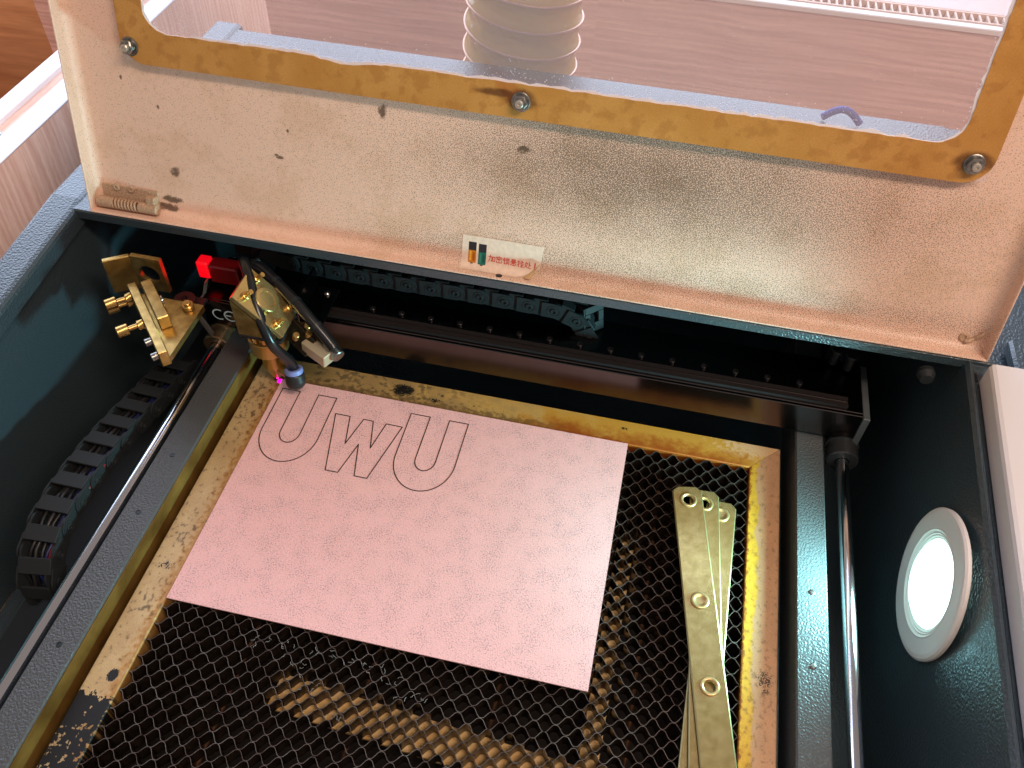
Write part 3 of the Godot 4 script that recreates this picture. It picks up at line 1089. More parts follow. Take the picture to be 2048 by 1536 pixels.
func build_gantry_chain() -> void:
	var c := thing("drag_chain", "black plastic drag chain lying along the back of the gantry", "cable chain")
	var lm := link_mesh(0.0206, 0.0155, 0.02)
	var pts := [Vector2(-0.0268, 0.0752), Vector2(-0.0066, 0.0728), Vector2(0.0137, 0.0716), Vector2(0.0341, 0.0711), Vector2(0.0546, 0.071), Vector2(0.0750, 0.071), Vector2(0.0955, 0.071), Vector2(0.116, 0.0714), Vector2(0.1366, 0.0716), Vector2(0.1572, 0.0718), Vector2(0.1778, 0.0714), Vector2(0.1984, 0.0709), Vector2(0.219, 0.07), Vector2(0.2384, 0.0628), Vector2(0.2500, 0.046)]
	for i in pts.size() - 1:
		var a: Vector2 = pts[i]
		var b: Vector2 = pts[i + 1]
		var d := (b - a).angle()
		put("chain_link", lm, M.plastic, c, Transform3D(Basis(Vector3(0, 0, 1), d), Vector3(a.x, a.y, -0.0765)))
	var st := S()
	var ex := Transform3D(Basis(Vector3.UP, 0.75) * Basis(Vector3(1, 0, 0), -0.2), Vector3(0.2515, 0.062, -0.0745))
	box(st, Vector3(-0.009, -0.013, -0.001), Vector3(0.009, -0.004, 0.001), 0.0003, ex)
	box(st, Vector3(-0.009, 0.006, -0.001), Vector3(0.009, 0.0125, 0.001), 0.0003, ex)
	box(st, Vector3(-0.009, -0.0039, -0.001), Vector3(-0.004, 0.0059, 0.001), 0.0003, ex)
	box(st, Vector3(0.004, -0.0039, -0.001), Vector3(0.009, 0.0059, 0.001), 0.0003, ex)
	box(st, Vector3(-0.0105, -0.013, -0.012), Vector3(-0.0092, 0.0125, 0.001), 0.0003, ex)
	obj("end_mount", st, M.plastic, c)
	st = S()
	var p2 := []
	for k in 16:
		var t := PI * (0.5 + 0.95 * k / 15.0)
		p2.append(Vector3(-0.028 + 0.016 * cos(t), 0.064 + 0.013 * sin(t), -0.0765))
	tube(st, p2, 0.0052, 10)
	obj("cable_loop", st, M.rubber, c)

func build_side_chain() -> void:
	var c := thing("drag_chain", "black plastic drag chain arching beside the left guide rail", "cable chain")
	var lm := link_mesh(0.0208, 0.0150, 0.026)
	var zy := [Vector2(-0.004, -0.016), Vector2(0.016, -0.010), Vector2(0.0362, -0.003), Vector2(0.0565, 0.0035), Vector2(0.077, 0.009), Vector2(0.0972, 0.0138), Vector2(0.1178, 0.0172), Vector2(0.1384, 0.0195), Vector2(0.1591, 0.0202), Vector2(0.1798, 0.0178), Vector2(0.199, 0.0096), Vector2(0.2125, -0.0062), Vector2(0.216, -0.0266)]
	for i in zy.size() - 1:
		var a: Vector2 = zy[i]
		var b: Vector2 = zy[i + 1]
		var d := b - a
		var x := Vector3(-0.16 * d.y, d.y * 0.75, d.x).normalized()
		var z := (Vector3(1, 0, 0) - x * x.x).normalized()
		put("chain_link", lm, M.plastic, c, Transform3D(Basis(x, z.cross(x), z), Vector3(-0.098 - 0.16 * maxf(0.0, (a.y + b.y) * 0.5), a.y * 0.75, a.x)))
	var hues := [C(26, 26, 28), C(44, 44, 46), C(24, 24, 26), C(24, 34, 84), C(150, 24, 20)]
	for k in 5:
		var pts := []
		for i in zy.size() * 4 - 3:
			var t := i / 4.0
			var j := mini(int(t), zy.size() - 2)
			var q: Vector2 = (zy[j] as Vector2).lerp(zy[j + 1], t - j)
			pts.append(Vector3(-0.1065 + 0.0042 * k + 0.0008 * sin(i * 0.7 + k * 1.9), q.y * 0.75 + 0.0012 * sin(i * 0.4 + k) + 0.001, q.x))
		var st := S()
		tube(st, pts, 0.0014, 8)
		obj("wire", st, mat("wire_%d" % k, hues[k], 0.45), c)

# ---------------------------------------------------------------- brass mirror mount
func build_mirror_mount() -> void:
	var t := thing("mirror_mount", "brass angled mirror mount with thumb screws at the gantry's left end", "mirror mount")
	var ytop := 0.085
	var v0 := Vector3(-0.053, 0, 0.0632)          # where the two upright plates meet
	var st := S()
	# base plate: a triangle between them
	prism(st, [Vector2(-0.106, 0.003), Vector2(-0.0505, 0.0035), Vector2(-0.0505, 0.061), Vector2(-0.0530, 0.0605)], 0.0055, Transform3D(Basis(Vector3(1, 0, 0), Vector3(0, 0, 1), Vector3(0, -1, 0)), Vector3(0, 0.0785, 0)))
	obj("base_plate", st, M.brass, t)
	# plate at 45 degrees that carries the adjusting screws
	var d := Vector3(-0.0594, 0, -0.0632).normalized()
	var n := Vector3(d.z, 0, -d.x)                 # towards the mirror side (right and back)
	if n.x < 0:
		n = -n
	var xf := Transform3D(Basis(d, Vector3.UP, d.cross(Vector3.UP)), v0)
	st = S()
	box(st, Vector3(0.0, 0.0705, -0.0035), Vector3(0.0875, ytop, 0.0035), 0.0006, xf)
	obj("back_plate", st, M.brass, t)
	# mirror holder, sprung in front of it
	var off := 0.0105 if xf.basis.z.dot(n) > 0 else -0.0105
	st = S()
	box(st, Vector3(0.030, 0.0787, off - 0.0045), Vector3(0.078, ytop + 0.006, off + 0.0045), 0.0007, xf)
	var hold := obj("mirror_holder", st, M.brass, t)
	st = S()
	var mc := xf * Vector3(0.054, 0.0855, off * 1.44)
	cyl(st, mc, mc + n * 0.0012, 0.0052, 24, 0.0003)
	obj("mirror", st, M.chrome, hold)
	# springs and thumb screws
	for q in [Vector2(0.0765, 0.0805), Vector2(0.0795, 0.0735), Vector2(0.043, 0.0795)]:
		var a := xf * Vector3(q.x, q.y, 0.0)
		st = S()
		cyl(st, a - n * 0.0035, a - n * 0.017, 0.0021, 12)
		cyl(st, a - n * 0.0035, a - n * 0.0085, 0.0042, 6, 0.0004)
		cyl(st, a - n * 0.015, a - n * 0.024, 0.0046, 16, 0.0006)
		obj("thumb_screw", st, M.brass2, t)
	for q in [Vector2(0.022, 0.079), Vector2(0.0065, 0.0775)]:
		var a := xf * Vector3(q.x, q.y, 0.0)
		st = S()
		cyl(st, a - n * 0.0033, a - n * 0.0085, 0.0032, 14, 0.0004)
		obj("cap_screw", st, M.steel, t)
	# upright guard plate with a round opening for the beam
	var c := CSGBox3D.new()
	c.name = "aperture_plate"
	c.size = Vector3(0.0255, 0.034, 0.004)
	c.position = Vector3(-0.1045, 0.0835, -0.0165)
	c.material = M.brass
	t.add_child(c)
	var k := CSGCylinder3D.new()
	k.name = "opening"
	k.radius = 0.0088
	k.height = 0.02
	k.sides = 28
	k.operation = CSGShape3D.OPERATION_SUBTRACTION
	k.rotation = Vector3(PI / 2, 0, 0)
	k.material = M.brass
	c.add_child(k)
	st = S()
	box(st, Vector3(-0.0215, 0.0665, -0.002), Vector3(-0.0005, 0.1005, 0.002), 0.0006, Transform3D(Basis(Vector3.UP, 0.6), Vector3(-0.1175, 0, -0.0165)))
	obj("aperture_side", st, M.brass, t)
	st = S()
	cyl(st, Vector3(-0.0605, 0.0786, 0.0095), Vector3(-0.0605, 0.083, 0.0095), 0.0048, 20, 0.0006)
	cyl(st, Vector3(-0.0605, 0.083, 0.0095), Vector3(-0.0605, 0.085, 0.0095), 0.0032, 6, 0.0003)
	obj("clamp_screw", st, M.brass2, t)
	# foot that joins it to the gantry
	st = S()
	box(st, Vector3(-0.092, 0.0482, -0.03), Vector3(-0.070, 0.0515, 0.018), 0.0006)
	box(st, Vector3(-0.09, 0.0517, 0.004), Vector3(-0.074, 0.0727, 0.017), 0.0006)
	obj("foot", st, M.satin, t)
	st = S()
	lathe(st, [Vector2(0, 0), Vector2(0.0085, 0), Vector2(0.009, 0.0008), Vector2(0.009, 0.007), Vector2(0.008, 0.008), Vector2(0.003, 0.008), Vector2(0.003, 0.004), Vector2(0, 0.004)], Transform3D(Basis(), Vector3(-0.083, 0.0517, -0.018)), 22)
	obj("idler_wheel", st, mat("dark_red", C(58, 26, 26), 0.45), t)

func build_red_module() -> void:
	var t := thing("limit_switch", "red translucent plastic switch block with a glowing end on a bent bracket", "switch")
	var st := S()
	box(st, Vector3(-0.070, 0.059, -0.056), Vector3(-0.044, 0.077, -0.042), 0.0012)
	obj("body", st, M.red, t)
	st = S()
	box(st, Vector3(-0.081, 0.061, -0.0545), Vector3(-0.0702, 0.0785, -0.0425), 0.0016)
	var g := mat("red_light", C(210, 10, 24), 0.25)
	g.emission_enabled = true
	g.emission = C(255, 10, 30)
	g.emission_energy_multiplier = 0.55
	obj("light_cap", st, g, t)
	var ol := OmniLight3D.new()
	ol.name = "red_glow_light"
	ol.light_color = C(255, 20, 30)
	ol.light_energy = 0.00015
	ol.light_size = 0.004
	ol.omni_range = 3.0
	ol.shadow_enabled = true
	ol.position = Vector3(-0.0756, 0.0700, -0.0412)
	t.add_child(ol)
	var pts := [Vector3(-0.073, 0.062, -0.040), Vector3(-0.0745, 0.052, -0.034), Vector3(-0.082, 0.044, -0.027), Vector3(-0.0765, 0.036, -0.021), Vector3(-0.066, 0.022, -0.0165)]
	st = S()
	for i in pts.size() - 1:
		var a: Vector3 = pts[i]
		var b: Vector3 = pts[i + 1]
		var w := Vector3(0.0, 0.0, 1.0) * 0.0025
		var th := (b - a).cross(w).normalized() * 0.0006
		var c := (a + b) * 0.5
		for f in [[a - w + th, b - w + th, b + w + th, a + w + th], [a - w - th, b - w - th, b + w - th, a + w - th], [a + w + th, b + w + th, b + w - th, a + w - th], [a - w + th, b - w + th, b - w - th, a - w - th], [b - w + th, b + w + th, b + w - th, b - w - th], [a - w + th, a + w + th, a + w - th, a - w - th]]:
			face_c(st, f, c)
	obj("bent_bracket", st, mat("bracket_steel", C(120, 104, 96), 0.4, 0.7), t)
	# a tiny red indicator on the rear electronics under the deck
	st = S()
	lathe(st, [Vector2(0, 0), Vector2(0.0012, 0), Vector2(0.0012, 0.001), Vector2(0.0006, 0.0018), Vector2(0, 0.002)], Transform3D(Basis(), Vector3(-0.052, 0.0745, -0.083)), 12)
	var led := obj("indicator_light", st, g)
	tag(led, "tiny red indicator light in the dark under the rear deck", "indicator")
	st = S()
	box(st, Vector3(-0.065, 0.06, -0.094), Vector3(-0.035, 0.0744, -0.08), 0.001)
	tag(obj("circuit_box", st, M.satin), "small black circuit box carrying the red indicator light", "box")

# ---------------------------------------------------------------- laser head
func build_head() -> void:
	var t := thing("laser_cutting_unit", "brass laser head with air tube above the pink sheet's corner", "laser head")
	# mirror block: a wedge whose sloping side faces up and right
	var st := S()
	var zf := 0.018
	var zb := -0.0135
	var poly := [Vector2(-0.0165, 0.1035), Vector2(-0.0165, 0.069), Vector2(0.0125, 0.069), Vector2(0.0145, 0.0715)]
	prism(st, poly, zf - zb, Transform3D(Basis(), Vector3(0, 0, zb)))
	obj("mirror_block", st, M.brass, t)
	# mirror cover plate on the slope
	var a := Vector3(-0.0168, 0.1048, 0)
	var b := Vector3(0.0168, 0.0705, 0)
	var d := (b - a).normalized()
	var n := Vector3(-d.y, d.x, 0)
	var pxf := Transform3D(Basis(d, n, d.cross(n)), a)
	st = S()
	box(st, Vector3(-0.0005, 0.0002, zb - 0.003), Vector3(0.0485, 0.0052, zf - 0.0002), 0.0005, pxf)
	var cover := obj("cover_plate", st, M.zinc, t)
	st = S()
	lathe(st, [Vector2(0.0105, 0), Vector2(0.0105, 0.0028), Vector2(0.0098, 0.0034), Vector2(0.0068, 0.0034), Vector2(0.0062, 0.0024), Vector2(0, 0.0024)], pxf * Transform3D(Basis(), Vector3(0.0225, 0.0052, 0.0)), 28)
	obj("retainer_ring", st, M.zinc, cover)
	for q in [Vector2(0.0075, 0.0095), Vector2(0.039, 0.011), Vector2(0.041, -0.009), Vector2(0.008, -0.011)]:
		st = S()
		lathe(st, [Vector2(0.0034, 0), Vector2(0.0034, 0.0026), Vector2(0.0028, 0.003), Vector2(0, 0.003)], pxf * Transform3D(Basis(), Vector3(q.x, 0.0052, q.y)), 14)
		lathe(st, [Vector2(0.0019, 0.003), Vector2(0.0019, 0.009), Vector2(0, 0.009)], pxf * Transform3D(Basis(), Vector3(q.x, 0.0052, q.y)), 12)
		obj("screw", st, M.brass2, cover)
	# clamp foot under the block
	st = S()
	box(st, Vector3(-0.0165, 0.0655, zb), Vector3(0.0185, 0.0688, zf + 0.0004), 0.0004)
	obj("clamp_foot", st, M.satin, t)
	# lens tube, focus collar and nozzle
	var ax := Transform3D(Basis(), Vector3(-0.0025, 0, 0.002))
	st = S()
	lathe(st, [Vector2(0.0118, 0.0655), Vector2(0.0118, 0.0575), Vector2(0.0152, 0.057), Vector2(0.0155, 0.0565), Vector2(0.0155, 0.0425), Vector2(0.0148, 0.0415), Vector2(0.0105, 0.0385), Vector2(0.0092, 0.036)].map(func(v): return v), ax, 36)
	var collar := obj("focus_collar", st, M.brass2, t)
	st = S()
	for k in 10:
		var an := TAU * k / 10.0
		var bx := ax * Transform3D(Basis(Vector3.UP, an), Vector3())
		box(st, Vector3(0.0119, 0.0577, -0.0018), Vector3(0.0142, 0.0645, 0.0018), 0.0003, bx)
	obj("knurl", st, M.brass2, collar)
	st = S()
	lathe(st, [Vector2(0.0088, 0.0362), Vector2(0.0088, 0.0225), Vector2(0.0078, 0.0205), Vector2(0.0045, 0.0088), Vector2(0.0038, 0.008), Vector2(0.0014, 0.008), Vector2(0.0014, 0.012), Vector2(0, 0.012)], ax, 30)
	obj("nozzle", st, M.brass2, t)
	# push-in air fitting beside the nozzle
	var fa := Vector3(0.007, 0.0165, 0.0055)
	var fb := Vector3(0.0205, 0.0262, 0.013)
	st = S()
	cyl(st, ax * Vector3(0.004, 0.018, 0.001), Vector3(0.0155, 0.0205, 0.0095), 0.0042, 18, 0.0005)
	obj("elbow", st, M.brass2, t)
	var f0 := Vector3(0.0212, 0.0135, 0.0155)
	var f1 := Vector3(0.0185, 0.0335, 0.0095)
	var fx := along(f0, f1)
	st = S()
	lathe(st, [Vector2(0, 0), Vector2(0.0055, 0.0), Vector2(0.0076, 0.0025), Vector2(0.0082, 0.006), Vector2(0.008, 0.0125), Vector2(0.0072, 0.0135), Vector2(0, 0.0135)], fx, 24)
	var fit := obj("air_fitting", st, M.satin, t)
	st = S()
	lathe(st, [Vector2(0.0074, 0.0136), Vector2(0.0076, 0.014), Vector2(0.0074, 0.0172), Vector2(0.0066, 0.0178), Vector2(0.0046, 0.0178), Vector2(0.0046, 0.0136)], fx, 24)
	obj("release_ring", st, M.lilac, fit)
	# air tube from the carriage down to the fitting
	st = S()
	var cv := Curve3D.new()
	cv.add_point(Vector3(-0.031, 0.0835, -0.040), Vector3.ZERO, Vector3(0.0, 0.022, 0.008))
	cv.add_point(Vector3(-0.012, 0.104, -0.008), Vector3(-0.008, 0.006, -0.014), Vector3(0.009, -0.006, 0.014))
	cv.add_point(Vector3(0.011, 0.071, 0.021), Vector3(-0.006, 0.016, -0.002), Vector3(0.004, -0.014, 0.001))
	cv.add_point(f1 - (f1 - f0) * 0.15, Vector3(-0.0005, 0.012, -0.001), Vector3.ZERO)
	cv.bake_interval = 0.0015
	tube(st, Array(cv.get_baked_points()), 0.0042, 16)
	obj("air_tube", st, M.rubber, t)
	# thicker cable to the pointer arm
	st = S()
	cv = Curve3D.new()
	cv.add_point(Vector3(-0.028, 0.082, -0.042), Vector3.ZERO, Vector3(0.002, 0.014, 0.006))
	cv.add_point(Vector3(-0.010, 0.094, -0.030), Vector3(-0.008, 0.002, -0.004), Vector3(0.012, -0.002, 0.008))
	cv.add_point(Vector3(0.026, 0.084, -0.008), Vector3(-0.012, 0.004, -0.008), Vector3(0.012, -0.006, 0.008))
	cv.add_point(Vector3(0.058, 0.0625, 0.0095), Vector3(-0.010, 0.008, -0.006), Vector3.ZERO)
	var bp := Array(cv.get_baked_points())
	cv.bake_interval = 0.0015
	bp = Array(cv.get_baked_points())
	tube(st, bp, 0.0046, 16)
	var sig := obj("signal_cable", st, M.rubber, t)
	for q in [0.18, 0.42, 0.62, 0.82]:
		st = S()
		var i := int(q * (bp.size() - 2))
		tube(st, [bp[i], bp[i + 1], bp[mini(i + 2, bp.size() - 1)]], 0.00505, 16)
		obj("heat_shrink", st, M.satin, sig)
	# pointer arm: black strap, screw and pale clamp block
	st = S()
	var arm := along(Vector3(0.0150, 0.063, -0.004), Vector3(0.036, 0.055, 0.007))
	box(st, Vector3(-0.009, 0.0, -0.0016), Vector3(0.009, 0.026, 0.0016), 0.0004, arm)
	var parm := obj("pointer_arm", st, mat("olive_black", C(52, 46, 34), 0.25, 0.5), t)
	st = S()
	var blk := Transform3D(Basis(Vector3.UP, -0.43) * Basis(Vector3(0, 0, 1), -0.12), Vector3(0.0425, 0.054, 0.0085))
	box(st, Vector3(-0.0125, -0.006, -0.0052), Vector3(0.0125, 0.006, 0.0052), 0.0007, blk)
	obj("pointer_block", st, mat("pale_brass", C(206, 190, 160), 0.4, 0.55), t)
	st = S()
	var pb := Vector3(0.049, 0.058, 0.002)
	cyl(st, pb, pb + Vector3(0.012, -0.004, 0.008), 0.0056, 18, 0.0006)
	obj("pointer_barrel", st, M.steel, t)
	for q in [Vector3(0.0245, 0.0618, 0.006), Vector3(0.029, 0.0612, -0.006), Vector3(0.033, 0.0608, 0.001)]:
		st = S()
		cyl(st, q, q + Vector3(0.002, 0.006, 0.001), 0.0027, 14, 0.0004)
		obj("arm_screw", st, M.brass2, parm)
	# aiming laser's reflected dots on sheet and nozzle lip, drawn as glowing discs
	var dot := mat("laser_dot_glow", C(255, 20, 190), 0.5)
	dot.emission_enabled = true
	dot.emission = C(255, 8, 190)
	dot.emission_energy_multiplier = 2.6
	for q in [[Vector3(-0.0012, 0.0001, 0.0022), 0.0025], [Vector3(0.0002, 0.0098, 0.0072), 0.0009]]:
		st = S()
		var dr: float = q[1]
		lathe(st, [Vector2(dr, 0.0), Vector2(dr * 0.7, 0.0003), Vector2(0, 0.0004)], Transform3D(Basis(), q[0]), 16, true)
		obj("glowing_laser_dot", st, dot, t)
	# carriage: plate behind the block and an upright angle
	st = S()
	box(st, Vector3(-0.03, 0.0585, -0.056), Vector3(0.0165, 0.0612, -0.0138), 0.0004)
	box(st, Vector3(-0.029, 0.0575, -0.05), Vector3(0.016, 0.0584, -0.034), 0.0002)
	obj("carriage_plate", st, M.gloss, t)
	st = S()
	box(st, Vector3(0.0172, 0.0585, -0.058), Vector3(0.0196, 0.0815, -0.0142), 0.0004)
	box(st, Vector3(0.0198, 0.0585, -0.058), Vector3(0.0385, 0.0608, -0.0142), 0.0004)
	obj("carriage_angle", st, M.gloss, t)
	for q in [Vector3(-0.002, 0.0613, -0.045), Vector3(0.011, 0.0613, -0.045), Vector3(-0.018, 0.0613, -0.030), Vector3(0.030, 0.0609, -0.05)]:
		st = S()
		lathe(st, [Vector2(0.0026, 0), Vector2(0.0025, 0.0012), Vector2(0.0015, 0.0021), Vector2(0, 0.0023)], Transform3D(Basis(), q), 14)
		obj("carriage_screw", st, M.steel, t)

# ---------------------------------------------------------------- lid
func coarse(w: int, h: int, cw: int, ch: int, fn: Callable) -> PackedByteArray:
	var im := Image.create(cw, ch, false, Image.FORMAT_L8)
	for j in ch:
		for i in cw:
			var g: float = clampf(fn.call((i + 0.5) / cw, (j + 0.5) / ch), 0.0, 1.0)
			im.set_pixel(i, j, Color(g, g, g))
	im.resize(w, h, Image.INTERPOLATE_CUBIC)
	return im.get_data()

func lid_texture() -> ImageTexture:
	var w := 2048
	var h := 820
	var f1 := field(noise(0.36, 201, 1), w, h)
	var f2 := field(noise(0.006, 202, 4), w, h)
	var f3 := field(noise(0.05, 203, 4), w, h)
	# how thickly the soot grains lie
	var thick := coarse(w, h, 256, 102, func(pu: float, pv: float) -> float:
		var u := pu * 0.722 - 0.016
		var v := (1.0 - pv) * 0.29 - 0.016
		var d := 0.05
		d += 0.62 * bump2(u, v, 0.44, 0.105, 0.135, 0.045)
		d += 0.34 * bump2(u, v, 0.36, 0.075, 0.16, 0.05)
		d += 0.30 * bump2(u, v, 0.47, 0.06, 0.17, 0.05)
		d += 0.24 * bump2(u, v, 0.60, 0.09, 0.1, 0.06)
		d += 0.42 * bump2(v, 0.0, 0.016, 0.0, 0.012, 1.0) * smooth01(0.14, 0.3, u)  # band along the bottom: soot, with the rim's shadow painted in
		d += 0.34 * smooth01(0.012, 0.0, v) * smooth01(0.16, 0.34, u)
		return d * 0.7)
	var b := PackedByteArray()
	b.resize(w * h * 3)
	var base := C(240, 204, 182)
	var tan := C(190, 152, 108)
	var soot := C(70, 52, 38)
	for k in w * h:
		var a1 := f1[k] / 255.0
		var a2 := f2[k] / 255.0
		var a3 := f3[k] / 255.0
		var dens := thick[k] / 178.0 * (0.9 + 0.2 * a2)
		var c := base
		var tn := a2 * 0.75 + a3 * 0.25
		if tn > 0.5:
			c = base.lerp(tan, 0.18 * minf(1.0, (tn - 0.5) * 4.0))
		var sp := clampf((a1 * 0.94 + a3 * 0.06 - (0.76 - 0.46 * dens)) / 0.2, 0.0, 1.0)
		if sp > 0.0:
			c = c.lerp(soot, 0.70 * sp * minf(1.0, 0.45 + 0.6 * dens))
		if a1 > 0.86 and a3 > 0.52:
			c = c.lerp(soot, 0.45)
		b[k * 3] = int(c.r * 255)
		b[k * 3 + 1] = int(c.g * 255)
		b[k * 3 + 2] = int(c.b * 255)
	# smudges and burnt spots
	for s in [[0.2388, 0.1106, 0.0035, 0.0065], [0.3417, 0.097, 0.0055, 0.0035], [0.0704, 0.0393, 0.0042, 0.0045], [0.1586, 0.0638, 0.003, 0.0016], [0.1560, 0.0655, 0.002, 0.001], [0.0374, 0.1064, 0.0014, 0.002], [0.064, 0.088, 0.0012, 0.002], [0.166, 0.085, 0.0012, 0.0016], [0.0640, 0.0155, 0.010, 0.0035], [0.060, 0.008, 0.012, 0.004]]:
		for j in range(maxi(0, int((1.0 - (s[1] + 2.2 * s[3] + 0.016) / 0.29) * h)), mini(h, int((1.0 - (s[1] - 2.2 * s[3] + 0.016) / 0.29) * h))):
			for i in range(maxi(0, int((s[0] + 0.016 - 2.2 * s[2]) / 0.722 * w)), int((s[0] + 0.016 + 2.2 * s[2]) / 0.722 * w)):
				var k := j * w + i
				var v := (1.0 - (j + 0.5) / h) * 0.29 - 0.016
				var u := (i + 0.5) / w * 0.722 - 0.016
				var d := bump2(u, v, s[0], s[1], s[2], s[3]) * (0.1 + 0.55 * f1[k] / 255.0 + 1.15 * f3[k] / 255.0)
				var t := 0.7 * smooth01(0.3, 0.75, d)
				b[k * 3] = int(lerpf(b[k * 3], soot.r * 255, t))
				b[k * 3 + 1] = int(lerpf(b[k * 3 + 1], soot.g * 255, t))
				b[k * 3 + 2] = int(lerpf(b[k * 3 + 2], soot.b * 255, t))
	return picture(b, w, h)

func build_lid() -> void:
	var L := thing("cutter_lid", "open white-painted lid of the laser cutter, its inside browned and speckled with soot", "lid")
	L.transform = lid_xf()
	var m := mat("smoky_paint", Color.WHITE, 0.5)
	m.albedo_texture = lid_texture()
	m.texture_repeat = false
	var LWD := 0.6877
	var HGT := 0.40
	var dp := -0.014
	var st := S()
	var uvf := func(p: Vector3) -> Vector2:
		var e := p.z - dp
		var x := p.x - (e if p.x < 0.0085 else 0.0) + (e if p.x > 0.679 else 0.0)
		return Vector2((x + 0.016) / 0.722, 1.0 - (p.y - (e if p.y < 0.0085 else 0.0) + 0.016) / 0.29)
	var quad := func(s: SurfaceTool, pts: Array, n: Vector3, g: int) -> void:
		var uvs := []
		for p in pts:
			uvs.append(uvf.call(p))
		face_n(s, pts, n, g, uvs)
	# inner panel round the window opening
	var ox0 := 0.062
	var ox1 := 0.626
	var oy0 := 0.1385
	var oy1 := 0.345
	var r := 0.006
	var px0 := 0.0012 + r
	var px1 := LWD - 0.0012 - r
	var py0 := 0.0012 + r
	var gx := [px0, ox0, ox1, px1]
	var gy := [py0, oy0, oy1, HGT]
	for a in 3:
		for b in 3:
			if a == 1 and b == 1:
				continue
			quad.call(st, [Vector3(gx[a], gy[b], dp), Vector3(gx[a + 1], gy[b], dp), Vector3(gx[a + 1], gy[b + 1], dp), Vector3(gx[a], gy[b + 1], dp)], Vector3(0, 0, 1), 1)
	obj("inner_panel", st, m, L)
	# folded rims with a rounded inner corner: bottom, left, right
	var arc := []
	for k in 9:
		var an := PI * 0.5 * k / 8.0
		arc.append(Vector2(r - r * sin(an), dp + r - r * cos(an)))     # from the panel into the rim
	var sec := []
	for q in arc:
		sec.append(q)
	sec.append(Vector2(0.0, -0.0008))
	sec.append(Vector2(-0.0005, 0.0))
	sec.append(Vector2(-0.0012, 0.0))
	for side in 3:
		st = S()
		for i in sec.size() - 1:
			var p: Vector2 = sec[i]
			var q: Vector2 = sec[i + 1]
			var pts := []
			var n := Vector3()
			if side == 0:
				pts = [Vector3(px0 - r * 0.0 - 0.006 + r - p.x, 0.0012 + p.x, p.y), Vector3(LWD, 0.0012 + p.x, p.y), Vector3(LWD, 0.0012 + q.x, q.y), Vector3(px0 - r - (q.x - q.x), 0.0012 + q.x, q.y)]
				pts[0].x = 0.0012 + p.x
				pts[3].x = 0.0012 + q.x
				pts[1].x = LWD - 0.0012 - p.x
				pts[2].x = LWD - 0.0012 - q.x
				n = Vector3(0, 1, 0.5)
			elif side == 1:
				pts = [Vector3(0.0012 + p.x, 0.0012 + p.x, p.y), Vector3(0.0012 + p.x, HGT, p.y), Vector3(0.0012 + q.x, HGT, q.y), Vector3(0.0012 + q.x, 0.0012 + q.x, q.y)]
				n = Vector3(1, 0, 0.5)
			else:
				pts = [Vector3(LWD - 0.0012 - p.x, 0.0012 + p.x, p.y), Vector3(LWD - 0.0012 - p.x, HGT, p.y), Vector3(LWD - 0.0012 - q.x, HGT, q.y), Vector3(LWD - 0.0012 - q.x, 0.0012 + q.x, q.y)]
				n = Vector3(-1, 0, 0.5)
			if i >= sec.size() - 2:
				n = Vector3(0, 0, 1)
			quad.call(st, pts, n, 1 if i < 9 else i)
		obj("rim", st, m, L)
	# outer skin
	st = S()
	var gx2 := [0.0, ox0, ox1, LWD]
	var gy2 := [0.0, oy0, oy1, HGT]
	for a in 3:
		for b in 3:
			if a == 1 and b == 1:
				continue
			face_n(st, [Vector3(gx2[a], gy2[b], dp - 0.0025), Vector3(gx2[a + 1], gy2[b], dp - 0.0025), Vector3(gx2[a + 1], gy2[b + 1], dp - 0.0025), Vector3(gx2[a], gy2[b + 1], dp - 0.0025)], Vector3(0, 0, -1))
	for e in [[Vector3(0, 0, dp - 0.0025), Vector3(LWD, 0, dp - 0.0025), Vector3(LWD, 0, 0), Vector3(0, 0, 0), Vector3(0, -1, 0)], [Vector3(0, 0, dp - 0.0025), Vector3(0, HGT, dp - 0.0025), Vector3(0, HGT, 0), Vector3(0, 0, 0), Vector3(-1, 0, 0)], [Vector3(LWD, 0, dp - 0.0025), Vector3(LWD, HGT, dp - 0.0025), Vector3(LWD, HGT, 0), Vector3(LWD, 0, 0), Vector3(1, 0, 0)]]:
		face_n(st, [e[0], e[1], e[2], e[3]], e[4])
	for e in [[Vector2(ox0, oy0), Vector2(ox1, oy0), Vector3(0, 1, 0)], [Vector2(ox0, oy1), Vector2(ox1, oy1), Vector3(0, -1, 0)], [Vector2(ox0, oy0), Vector2(ox0, oy1), Vector3(1, 0, 0)], [Vector2(ox1, oy0), Vector2(ox1, oy1), Vector3(-1, 0, 0)]]:
		face_n(st, [Vector3(e[0].x, e[0].y, dp), Vector3(e[1].x, e[1].y, dp), Vector3(e[1].x, e[1].y, dp - 0.0025), Vector3(e[0].x, e[0].y, dp - 0.0025)], e[2])
	obj("outer_skin", st, M.paint, L)
	# window: brown masking film left round the edge of a clear acrylic sheet
	var wz := dp + 0.0045
	var amber := mat("amber_film", Color.WHITE, 0.34, 0.0, 0.5)
	amber.albedo_texture = film_texture()
	amber.texture_repeat = false
	st = S()
	var nw := noise(60.0, 301, 3)
	var po := rounded(0.0462, 0.6435, 0.1205, 0.362, 0.018)
	var pi := rounded(0.0668, 0.6197, 0.1435, 0.336, 0.0165)
	var N := po.size()
	var inner := []
	for k in N:
		var q: Vector2 = pi[k]
		var c := Vector2(0.343, 0.24)
		var dir := (c - q).normalized()
		var e := nw.get_noise_2d(q.x, q.y) * 0.0006 + nw.get_noise_2d(q.x * 7.0, q.y * 7.0) * 0.0005
		if q.y < 0.15:
			e -= 0.0034 * bump2(q.x, 0, 0.213, 0, 0.017, 1)     # a torn scallop
			dir = Vector2(0, 1)
		inner.append(q + dir * e)
